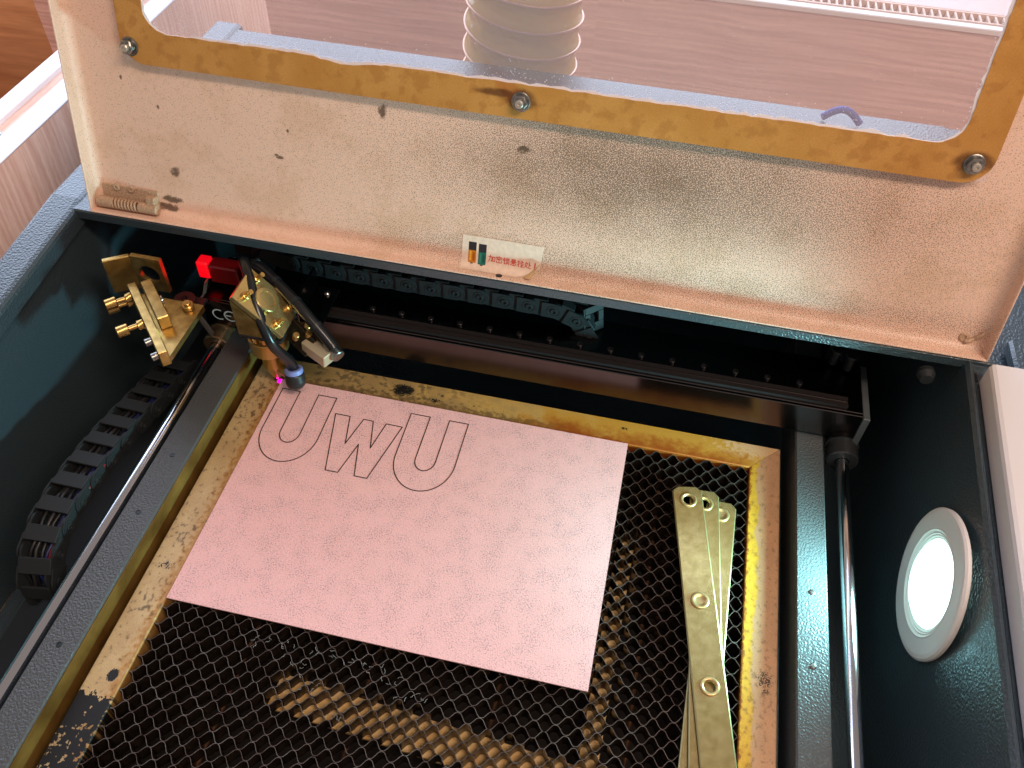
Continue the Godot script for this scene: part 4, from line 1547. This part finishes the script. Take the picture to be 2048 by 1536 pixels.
	for k in N:
		var j := (k + 1) % N
		var a: Vector2 = po[k]
		var b: Vector2 = po[j]
		var c: Vector2 = inner[j]
		var d: Vector2 = inner[k]
		var pts := [Vector3(a.x, a.y, wz + 0.0028), Vector3(b.x, b.y, wz + 0.0028), Vector3(c.x, c.y, wz + 0.0028), Vector3(d.x, d.y, wz + 0.0028)]
		var uvs := []
		for p in pts:
			uvs.append(Vector2((p.x - 0.04) / 0.61, 1.0 - (p.y - 0.115) / 0.255))
		face_n(st, pts, Vector3(0, 0, 1), -1, uvs)
		var ctr := (a + b) * 0.5 - Vector2(0.343, 0.24)
		face_n(st, [Vector3(a.x, a.y, wz + 0.0028), Vector3(b.x, b.y, wz + 0.0028), Vector3(b.x, b.y, wz), Vector3(a.x, a.y, wz)], Vector3(ctr.x, ctr.y, 0), -1, [uvs[0], uvs[1], uvs[1], uvs[0]])
		face_n(st, [Vector3(c.x, c.y, wz + 0.0028), Vector3(d.x, d.y, wz + 0.0028), Vector3(d.x, d.y, wz + 0.0022), Vector3(c.x, c.y, wz + 0.0022)], Vector3(-ctr.x, -ctr.y, 0), -1, [uvs[2], uvs[3], uvs[3], uvs[2]])
	var film := obj("amber_border", st, amber, L)
	# pale torn paper fringe along the film's inner edge
	st = S()
	for k in N:
		var j := (k + 1) % N
		var q0: Vector2 = inner[k]
		var q1: Vector2 = inner[j]
		var d0: Vector2 = (Vector2(0.343, clampf(q0.y, 0.17, 0.3)) - q0).normalized()
		var d1: Vector2 = (Vector2(0.343, clampf(q1.y, 0.17, 0.3)) - q1).normalized()
		if q0.x > 0.1 and q0.x < 0.59:
			d0 = Vector2(0, 1 if q0.y < 0.24 else -1)
		if q1.x > 0.1 and q1.x < 0.59:
			d1 = Vector2(0, 1 if q1.y < 0.24 else -1)
		var e0 := 0.0016 + 0.0009 * nw.get_noise_2d(q0.x * 9.0, q0.y * 9.0) * 2.0
		var e1 := 0.0016 + 0.0009 * nw.get_noise_2d(q1.x * 9.0, q1.y * 9.0) * 2.0
		face_n(st, [Vector3(q0.x, q0.y, wz + 0.0021), Vector3(q1.x, q1.y, wz + 0.0021), Vector3(q1.x + d1.x * e1, q1.y + d1.y * e1, wz + 0.0018), Vector3(q0.x + d0.x * e0, q0.y + d0.y * e0, wz + 0.0018)], Vector3(0, 0, 1))
	obj("torn_fringe", st, mat("paper_white", C(236, 234, 240), 0.9), film)
	st = S()
	box(st, Vector3(0.0475, 0.122, wz - 0.0002), Vector3(0.6422, 0.3605, wz + 0.0014))
	var glass := mat("hazy_acrylic", C(244, 228, 230, 38), 0.05, 0.0, 0.5)
	glass.transparency = BaseMaterial3D.TRANSPARENCY_ALPHA
	var pane := obj("window_pane", st, glass, L)
	# dust and flakes gathered along the pane's lower edge
	var rng := RandomNumberGenerator.new()
	rng.seed = 77
	st = S()
	for k in 900:
		var x := rng.randf_range(0.07, 0.617)
		var y := 0.1435 + absf(rng.randfn(0, 0.006)) + 0.0008
		if k % 6 == 0:
			y = rng.randf_range(0.145, 0.235)
		if k % 9 == 0:
			x = 0.6185 - absf(rng.randfn(0, 0.0014))
			y = rng.randf_range(0.15, 0.3)
		var s := rng.randf_range(0.00012, 0.0004)
		var an := rng.randf() * TAU
		var e1 := Vector3(cos(an), sin(an), 0) * s
		var e2 := Vector3(-sin(an), cos(an), 0) * s * rng.randf_range(0.4, 1.0)
		var c := Vector3(x, y, wz + 0.0017)
		face_n(st, [c - e1 - e2, c + e1 - e2 * 0.6, c + e1 * 0.7 + e2, c - e1 * 0.8 + e2 * 0.7], Vector3(0, 0, 1))
	var dust := obj("dust", st, mat("dust_white", C(226, 226, 230), 0.9), pane)
	dust.set_meta("kind", "stuff")
	# bolts with nuts and washers
	for q in [Vector2(0.0535, 0.1322), Vector2(0.3385, 0.1322), Vector2(0.6312, 0.1335)]:
		var bx := Transform3D(Basis(Vector3(1, 0, 0), Vector3(0, 0, 1), Vector3(0, -1, 0)), Vector3(q.x, q.y, wz + 0.0028))
		st = S()
		lathe(st, [Vector2(0.0066, 0), Vector2(0.0066, 0.0008), Vector2(0.006, 0.0011), Vector2(0, 0.0011)], bx, 24)
		lathe(st, [Vector2(0.0054, 0.0011), Vector2(0.0055, 0.0045), Vector2(0.0047, 0.0054), Vector2(0.0032, 0.0054), Vector2(0.0029, 0.0048)], bx, 6)
		var nut := obj("nut", st, M.steel, L)
		st = S()
		lathe(st, [Vector2(0.0028, 0.0046), Vector2(0.0028, 0.0075), Vector2(0.0023, 0.008), Vector2(0.0010, 0.008), Vector2(0.0008, 0.0072), Vector2(0, 0.0072)], bx, 16)
		obj("bolt_end", st, mat("bolt_pale", C(206, 196, 182), 0.35, 0.7), nut)
	# sprung hinge in the lower left corner
	st = S()
	box(st, Vector3(0.0055, 0.0085, dp + 0.0002), Vector3(0.0535, 0.0205, dp + 0.0016), 0.0004)
	box(st, Vector3(0.0455, 0.003, dp + 0.0016), Vector3(0.0535, 0.017, dp + 0.008), 0.0008)
	var leaf := obj("hinge_leaf", st, m_plain(), L)
	st = S()
	cyl(st, Vector3(0.0035, 0.0072, dp + 0.0062), Vector3(0.0165, 0.0072, dp + 0.0062), 0.0044, 18, 0.0006)
	obj("hinge_barrel", st, m_plain(), leaf)
	st = S()
	cyl(st, Vector3(0.0388, 0.0072, dp + 0.0062), Vector3(0.0548, 0.0072, dp + 0.0062), 0.0044, 18, 0.0006)
	obj("hinge_barrel", st, m_plain(), leaf)
	st = S()
	var coil := []
	for k in 97:
		var t := float(k) / 96.0
		coil.append(Vector3(0.0165 + 0.0222 * t, 0.0072 + 0.0036 * cos(TAU * 8.0 * t), dp + 0.0062 + 0.0036 * sin(TAU * 8.0 * t)))
	tube(st, coil, 0.00105, 7)
	obj("hinge_spring", st, m_plain(), leaf)
	for x in [0.0185, 0.0310]:
		st = S()
		lathe(st, [Vector2(0.0031, 0), Vector2(0.003, 0.0012), Vector2(0.0022, 0.0017), Vector2(0.0012, 0.0017), Vector2(0.0010, 0.0009), Vector2(0, 0.0009)], Transform3D(Basis(Vector3(1, 0, 0), Vector3(0, 0, 1), Vector3(0, -1, 0)), Vector3(x, 0.0192, dp + 0.0016)), 16)
		obj("hinge_screw", st, m_plain(), leaf)
	# weld bead in the lower right corner
	st = S()
	var bead := []
	for k in 12:
		var t := float(k) / 11.0
		bead.append(Vector3(LWD - 0.015 + 0.010 * t, 0.0072 + 0.0085 * t * t, dp + 0.0012 + 0.001 * sin(t * 9.0)))
	tube(st, bead, 0.0016, 9)
	obj("weld_bead", st, m_plain(), L)
	st = S()
	lathe(st, [Vector2(0.0034, 0.0), Vector2(0.0031, 0.0012), Vector2(0.0019, 0.0014), Vector2(0.0016, 0.0004), Vector2(0, 0.0004)], Transform3D(Basis(Vector3(1, 0, 0), Vector3(0, 0, 1), Vector3(0, -1, 0)), Vector3(LWD - 0.0165, 0.0095, dp)), 16)
	obj("weld_bead", st, m_plain(), L)
	# dark hole in the lower rim, stood in for by a raised black disc
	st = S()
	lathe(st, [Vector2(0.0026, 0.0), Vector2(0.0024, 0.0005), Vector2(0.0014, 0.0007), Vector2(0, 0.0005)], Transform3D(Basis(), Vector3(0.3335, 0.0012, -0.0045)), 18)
	obj("rim_hole_disc", st, M.rubber, L)
	build_sticker(L.transform, dp)

var plain_paint: StandardMaterial3D
func m_plain() -> StandardMaterial3D:
	if plain_paint == null:
		plain_paint = mat("smoky_paint_plain", C(206, 174, 146), 0.5)
		tone(plain_paint, 0.03, 88, Vector3(40, 40, 40), C(150, 116, 84), C(222, 194, 170))
	return plain_paint

func rounded(x0: float, x1: float, y0: float, y1: float, r: float) -> Array:
	var out := []
	var cs := [Vector2(x0 + r, y0 + r), Vector2(x1 - r, y0 + r), Vector2(x1 - r, y1 - r), Vector2(x0 + r, y1 - r)]
	for c in 4:
		for k in 11:
			var a := PI + PI * 0.5 * c + PI * 0.5 * k / 10.0
			out.append(cs[c] + Vector2(cos(a), sin(a)) * r)
		var from: Vector2 = out[-1]
		var n := 110 if c % 2 == 0 else 40
		var a2 := PI + PI * 0.5 * (c + 1)
		var to: Vector2 = cs[(c + 1) % 4] + Vector2(cos(a2), sin(a2)) * r
		for k in range(1, n):
			out.append(from.lerp(to, float(k) / n))
	return out

func film_texture() -> ImageTexture:
	var w := 1400
	var h := 585
	var f1 := field(noise(0.3, 221, 2), w, h)
	var f2 := field(noise(0.008, 222, 4), w, h)
	var f3 := field(noise(0.03, 223, 4), w, h)
	var burns := coarse(w, h, 280, 117, func(pu: float, pv: float) -> float:
		var u := pu * 0.61 + 0.04
		var v := (1.0 - pv) * 0.255 + 0.115
		return maxf(maxf(bump2(u, v, 0.3385, 0.1335, 0.012, 0.008), bump2(u, v, 0.6312, 0.1345, 0.014, 0.008)), bump2(u, v, 0.325, 0.136, 0.02, 0.003)))
	var b := PackedByteArray()
	b.resize(w * h * 3)
	for j in h:
		var inner_row := j > 60 and j < 500
		for i in w:
			if inner_row and i > 100 and i < 1290:      # cut out of the film
				continue
			var k := j * w + i
			var a1 := f1[k] / 255.0
			var a2 := f2[k] / 255.0
			var a3 := f3[k] / 255.0
			var c := C(186, 130, 58).lerp(C(206, 152, 82), a2)
			c = c.lerp(C(162, 106, 44), 0.4 * smooth01(0.52, 0.7, a3 * 0.7 + a2 * 0.3))
			if burns[k] > 8:
				c = c.lerp(C(92, 54, 22), 0.75 * smooth01(0.3, 0.75, burns[k] / 255.0 * (0.55 + 0.5 * a3 + 0.4 * a1)))
			# water-mark rims of dried condensate
			if i > 870:
				var ring := absf(fmod(a2 * 9.0 + a3 * 1.2, 1.0) - 0.5)
				c = c.lerp(C(200, 152, 88), 0.3 * smooth01(0.05, 0.0, ring))
			var t := 0.94 + 0.12 * a1
			b[k * 3] = int(clampf(c.r * t, 0, 1) * 255)
			b[k * 3 + 1] = int(clampf(c.g * t, 0, 1) * 255)
			b[k * 3 + 2] = int(clampf(c.b * t, 0, 1) * 255)
	return picture(b, w, h)

# ---------------------------------------------------------------- sticker with its print
func line_px(im: Image, a: Vector2, b: Vector2, r: float, c: Color) -> void:
	var lo := Vector2(minf(a.x, b.x), minf(a.y, b.y)) - Vector2(r + 1, r + 1)
	var hi := Vector2(maxf(a.x, b.x), maxf(a.y, b.y)) + Vector2(r + 1, r + 1)
	for y in range(maxi(0, int(lo.y)), mini(im.get_height(), int(hi.y) + 1)):
		for x in range(maxi(0, int(lo.x)), mini(im.get_width(), int(hi.x) + 1)):
			var p := Vector2(x + 0.5, y + 0.5)
			var q := Geometry2D.get_closest_point_to_segment(p, a, b)
			if p.distance_to(q) <= r:
				im.set_pixel(x, y, c)

func build_sticker(lx: Transform3D, dp: float) -> void:
	var W := 640
	var H := 270
	var im := Image.create(W, H, false, Image.FORMAT_RGB8)
	im.fill(C(236, 214, 196))
	var f := field(noise(0.02, 401, 3), W, H)
	for y in H:
		for x in W:
			var t := 0.95 + 0.08 * f[y * W + x] / 255.0
			var c := C(236, 212, 192)
			im.set_pixel(x, y, Color(c.r * t, c.g * t, c.b * t))
	# two key fobs
	for k in 2:
		var x0: int = [52, 132][k]
		var y0: int = [46, 52][k]
		im.fill_rect(Rect2i(x0, y0, 62, 62), C(44, 38, 42))
		im.fill_rect(Rect2i(x0, y0 + 62, 62, 92), [C(196, 118, 24), C(20, 104, 92)][k])
		im.fill_rect(Rect2i(x0 + 10, y0 + 70, 16, 70), [C(238, 176, 60), C(52, 140, 120)][k])
		im.fill_rect(Rect2i(x0 + 36, y0 + 80, 14, 60), [C(164, 88, 20), C(16, 84, 78)][k])
		im.fill_rect(Rect2i(x0 + 20, y0 + 154, 22, 8), C(96, 70, 40))
	# seven printed signs: strokes on a 10 x 10 grid
	var signs := [
		[[0, 2.6, 5, 2.6], [2.4, 0.4, 2.2, 4], [2.2, 4, 0.2, 9.6], [5, 2.6, 4.7, 9], [4.7, 9, 3.6, 8.6], [6.2, 2.6, 6.2, 9], [9.6, 2.6, 9.6, 9], [6.2, 2.6, 9.6, 2.6], [6.2, 8.6, 9.6, 8.6]],
		[[5, 0, 5, 1.2], [0.5, 1.4, 9.5, 1.4], [0.5, 1.4, 0.5, 2.8], [9.5, 1.4, 9.5, 2.8], [2, 3, 1.2, 4.8], [3.2, 2.6, 3.4, 5], [3.4, 5, 7, 5], [6.8, 2.6, 3, 5.2], [8, 3.2, 9, 4.6], [5, 5.8, 5, 9.4], [1.4, 7, 1.4, 9.4], [8.6, 7, 8.6, 9.4], [1.4, 9.4, 8.6, 9.4]],
		[[2, 0.2, 0.2, 3], [1.4, 2, 4, 2], [0.4, 4.2, 4, 4.2], [2.2, 2, 2.2, 9.2], [2.2, 9.2, 3.8, 8], [5, 0.6, 5.8, 2.2], [9.4, 0.6, 8.6, 2.2], [7.2, 0, 7.2, 2.4], [5.2, 3, 9.2, 3], [5.2, 3, 5.2, 7.2], [9.2, 3, 9.2, 7.2], [7.2, 4.2, 7, 7], [7, 7, 4.8, 9.6], [7.4, 7.4, 9.6, 9.6]],
		[[2.4, 0.4, 2.4, 4.6], [7.6, 0.4, 7.6, 4.6], [2.4, 0.4, 7.6, 0.4], [2.4, 1.8, 7.6, 1.8], [2.4, 3.2, 7.6, 3.2], [0.4, 4.6, 9.6, 4.6], [4.8, 4.8, 3, 6.2], [3, 6.2, 7.4, 6.2], [1.4, 7.2, 0.8, 9.2], [3, 7.4, 3.2, 9.4], [3.2, 9.4, 7.2, 9.4], [7.2, 9.4, 7.2, 8.6], [5, 7, 5.6, 8.2], [8.2, 7.2, 9.4, 8.8]],
		[[0, 2.4, 3.8, 2.4], [2, 0.2, 2, 9.2], [2, 9.2, 0.8, 8.6], [0, 6.2, 3.8, 5], [7, 0.2, 7, 9.2], [4.8, 2, 9.2, 2], [4.4, 4.4, 9.6, 4.4], [4.8, 6.6, 9.2, 6.6], [4.4, 9.2, 9.8, 9.2]],
		[[2.6, 0.4, 0.6, 4.6], [2, 2, 4.6, 2], [4.6, 2, 3.4, 5.2], [3.4, 5.2, 0.4, 8.4], [1.2, 4.6, 4, 8.4], [4, 8.4, 9.8, 9.4], [7, 0.4, 7, 7.4], [7, 3, 9, 5]],
		[[5, 0.6, 4.6, 6.2], [4.6, 8.6, 4.6, 9.2]]]
	var red := C(202, 62, 48)
	for s in 7:
		var o := Vector2(216 + 57.0 * s, 122 + 1.5 * s)
		for q in signs[s]:
			line_px(im, o + Vector2(q[0], q[1]) * 5.1, o + Vector2(q[2], q[3]) * 5.1, 2.9 if s < 6 else 5.0, red)
	var m := mat("sticker_print", Color.WHITE, 0.42)
	m.albedo_texture = ImageTexture.create_from_image(im)
	m.texture_repeat = false
	var t := thing("sticker", "torn pale sticker with two key fobs and red characters on the lid's lower rim", "sticker")
	t.transform = lx
	var u0 := 0.3018
	var u1 := 0.3645
	var st := S()
	# follows the lid's rounded corner down onto the rim
	var r := 0.006
	var sec := [Vector2(0.0262, dp + 0.0003)]
	for k in 9:
		var an := PI * 0.5 * k / 8.0
		sec.append(Vector2(0.0012 + r - (r - 0.0003) * sin(an), dp + r - (r - 0.0003) * cos(an)))
	sec.append(Vector2(0.0015, -0.0062))
	var acc := [0.0]
	for i in range(1, sec.size()):
		acc.append(acc[-1] + (sec[i] as Vector2).distance_to(sec[i - 1]))
	var total: float = acc[-1]
	for i in sec.size() - 1:
		var p: Vector2 = sec[i]
		var q: Vector2 = sec[i + 1]
		var va: float = acc[i] / total
		var vb: float = acc[i + 1] / total
		# the lower right corner is torn away along a slanting line
		var ra := u1 - maxf(0.0, va - 0.6) * 0.047
		var rb := u1 - maxf(0.0, vb - 0.6) * 0.047
		var n := Vector3(0, 1, 1) if i > 0 else Vector3(0, 0, 1)
		face_n(st, [Vector3(u0, p.x, p.y), Vector3(ra, p.x, p.y), Vector3(rb, q.x, q.y), Vector3(u0, q.x, q.y)], n, 1, [Vector2(0, va), Vector2((ra - u0) / (u1 - u0), va), Vector2((rb - u0) / (u1 - u0), vb), Vector2(0, vb)])
	obj("printed_label", st, m, t)
	# the corner that has curled up
	st = S()
	var a0 := Vector3(u1 - 0.0005, 0.0125, dp + 0.0004)
	var a1 := Vector3(u1 - 0.0125, 0.0022, dp + 0.0075)
	var pr := []
	for k in 9:
		var s := float(k) / 8.0
		pr.append([a0.lerp(a0 + Vector3(-0.0016, 0.0006, 0.0022), s) + Vector3(0, 0, 0.0016 * sin(PI * s)), a1.lerp(a1 + Vector3(0.0062, 0.0012, 0.0022), s) + Vector3(0, 0, 0.0018 * sin(PI * s))])
	for k in 8:
		face_n(st, [pr[k][0], pr[k + 1][0], pr[k + 1][1], pr[k][1]], Vector3(0, 0.3, 1), 1)
	obj("curled_corner", st, mat("sticker_back", C(196, 156, 108), 0.6), t)

# ---------------------------------------------------------------- hose
func build_hose() -> void:
	var t := thing("exhaust_hose", "ribbed amber translucent exhaust hose standing behind the lid window", "hose", Vector3(0.1085, -0.02, -0.428))
	t.rotation = Vector3(0.0, 0, -0.05)
	var st := S()
	var R := 0.0615
	var pitch := 0.027
	var seg := 56
	var rows := 160
	var H := 0.40
	var fn := noise(9.0, 501, 2)
	var at := func(i: int, k: int) -> Vector3:
		var a := TAU * k / seg
		var y := H * i / rows
		var ph := fposmod(y / pitch - a / TAU, 1.0)
		var dip := 0.0042 * sin(PI * ph) ** 1.2
		var w := fn.get_noise_3d(cos(a), sin(a), y * 12.0) * 0.0022 * sin(PI * ph)
		var r := R - dip + w
		return Vector3(r * cos(a), y, r * sin(a))
	for i in rows:
		for k in seg:
			var n := Vector3(cos(TAU * (k + 0.5) / seg), 0, sin(TAU * (k + 0.5) / seg))
			face_n(st, [at.call(i, k), at.call(i, (k + 1) % seg), at.call(i + 1, (k + 1) % seg), at.call(i + 1, k)], n, 1)
	var hm := mat("amber_pvc", C(208, 164, 82, 232), 0.12, 0.0, 0.55)
	hm.transparency = BaseMaterial3D.TRANSPARENCY_ALPHA
	obj("hose_wall", st, hm, t)
	st = S()
	var pts := []
	var turns := H / pitch
	for k in int(turns * 48) + 1:
		var a := TAU * k / 48.0
		pts.append(Vector3((R + 0.0002) * cos(a), pitch * k / 48.0, (R + 0.0002) * sin(a)))
	tube(st, pts, 0.0013, 8)
	obj("wire_spiral", st, mat("coppered_wire", C(214, 168, 146), 0.3, 0.5), t)
	st = S()
	lathe(st, [Vector2(0.054, -0.085), Vector2(0.054, 0.014), Vector2(0.051, 0.014), Vector2(0.051, -0.085)], Transform3D(), 40)
	obj("duct_stub", st, mat("duct_grey", C(120, 126, 132), 0.4, 0.6), t)

# ---------------------------------------------------------------- round LED lamp on the right wall
func build_lamp() -> void:
	var t := thing("round_led_lamp", "round white recessed LED lamp shining on the right inner wall", "lamp", Vector3(0.5105, 0.0435, 0.1035))
	var lean := 0.06
	var y := Vector3(-cos(lean), sin(lean), 0)
	var x := Vector3(0, 0, 1)
	t.basis = Basis(x, y, x.cross(y))
	var trim := mat("lamp_trim", C(230, 224, 220), 0.5)
	var st := S()
	lathe(st, [Vector2(0.0500, 0.0), Vector2(0.0512, 0.0008), Vector2(0.0514, 0.0030), Vector2(0.0500, 0.0042), Vector2(0.0475, 0.0046), Vector2(0.0372, 0.0042), Vector2(0.0362, 0.0046), Vector2(0.0355, 0.0040), Vector2(0.0345, 0.0030), Vector2(0.0338, 0.0034), Vector2(0.0330, 0.0024), Vector2(0.0322, 0.0026), Vector2(0.0312, 0.0018), Vector2(0.0303, 0.0018), Vector2(0.0300, 0.0004)], Transform3D(), 72)
	obj("trim_ring", st, trim, t)
	st = S()
	lathe(st, [Vector2(0.0302, 0.0006), Vector2(0.0290, 0.0034), Vector2(0.024, 0.0066), Vector2(0.012, 0.0096), Vector2(0, 0.0104)], Transform3D(), 64, true)
	var g := mat("led_light", C(240, 255, 250), 0.4)
	g.emission_enabled = true
	g.emission = C(196, 250, 244)
	g.emission_energy_multiplier = 3.0
	obj("light_diffuser", st, g, t)
	var al := SpotLight3D.new()
	al.name = "led_light"
	al.light_color = C(160, 234, 242)
	al.light_energy = 0.275
	al.light_size = 0.024
	al.spot_angle = 78.0
	al.spot_angle_attenuation = 1.0
	al.spot_range = 4.0
	al.shadow_enabled = true
	al.position = Vector3(0, 0.0135, 0)
	al.rotation = Vector3(PI / 2, 0, 0)
	t.add_child(al)
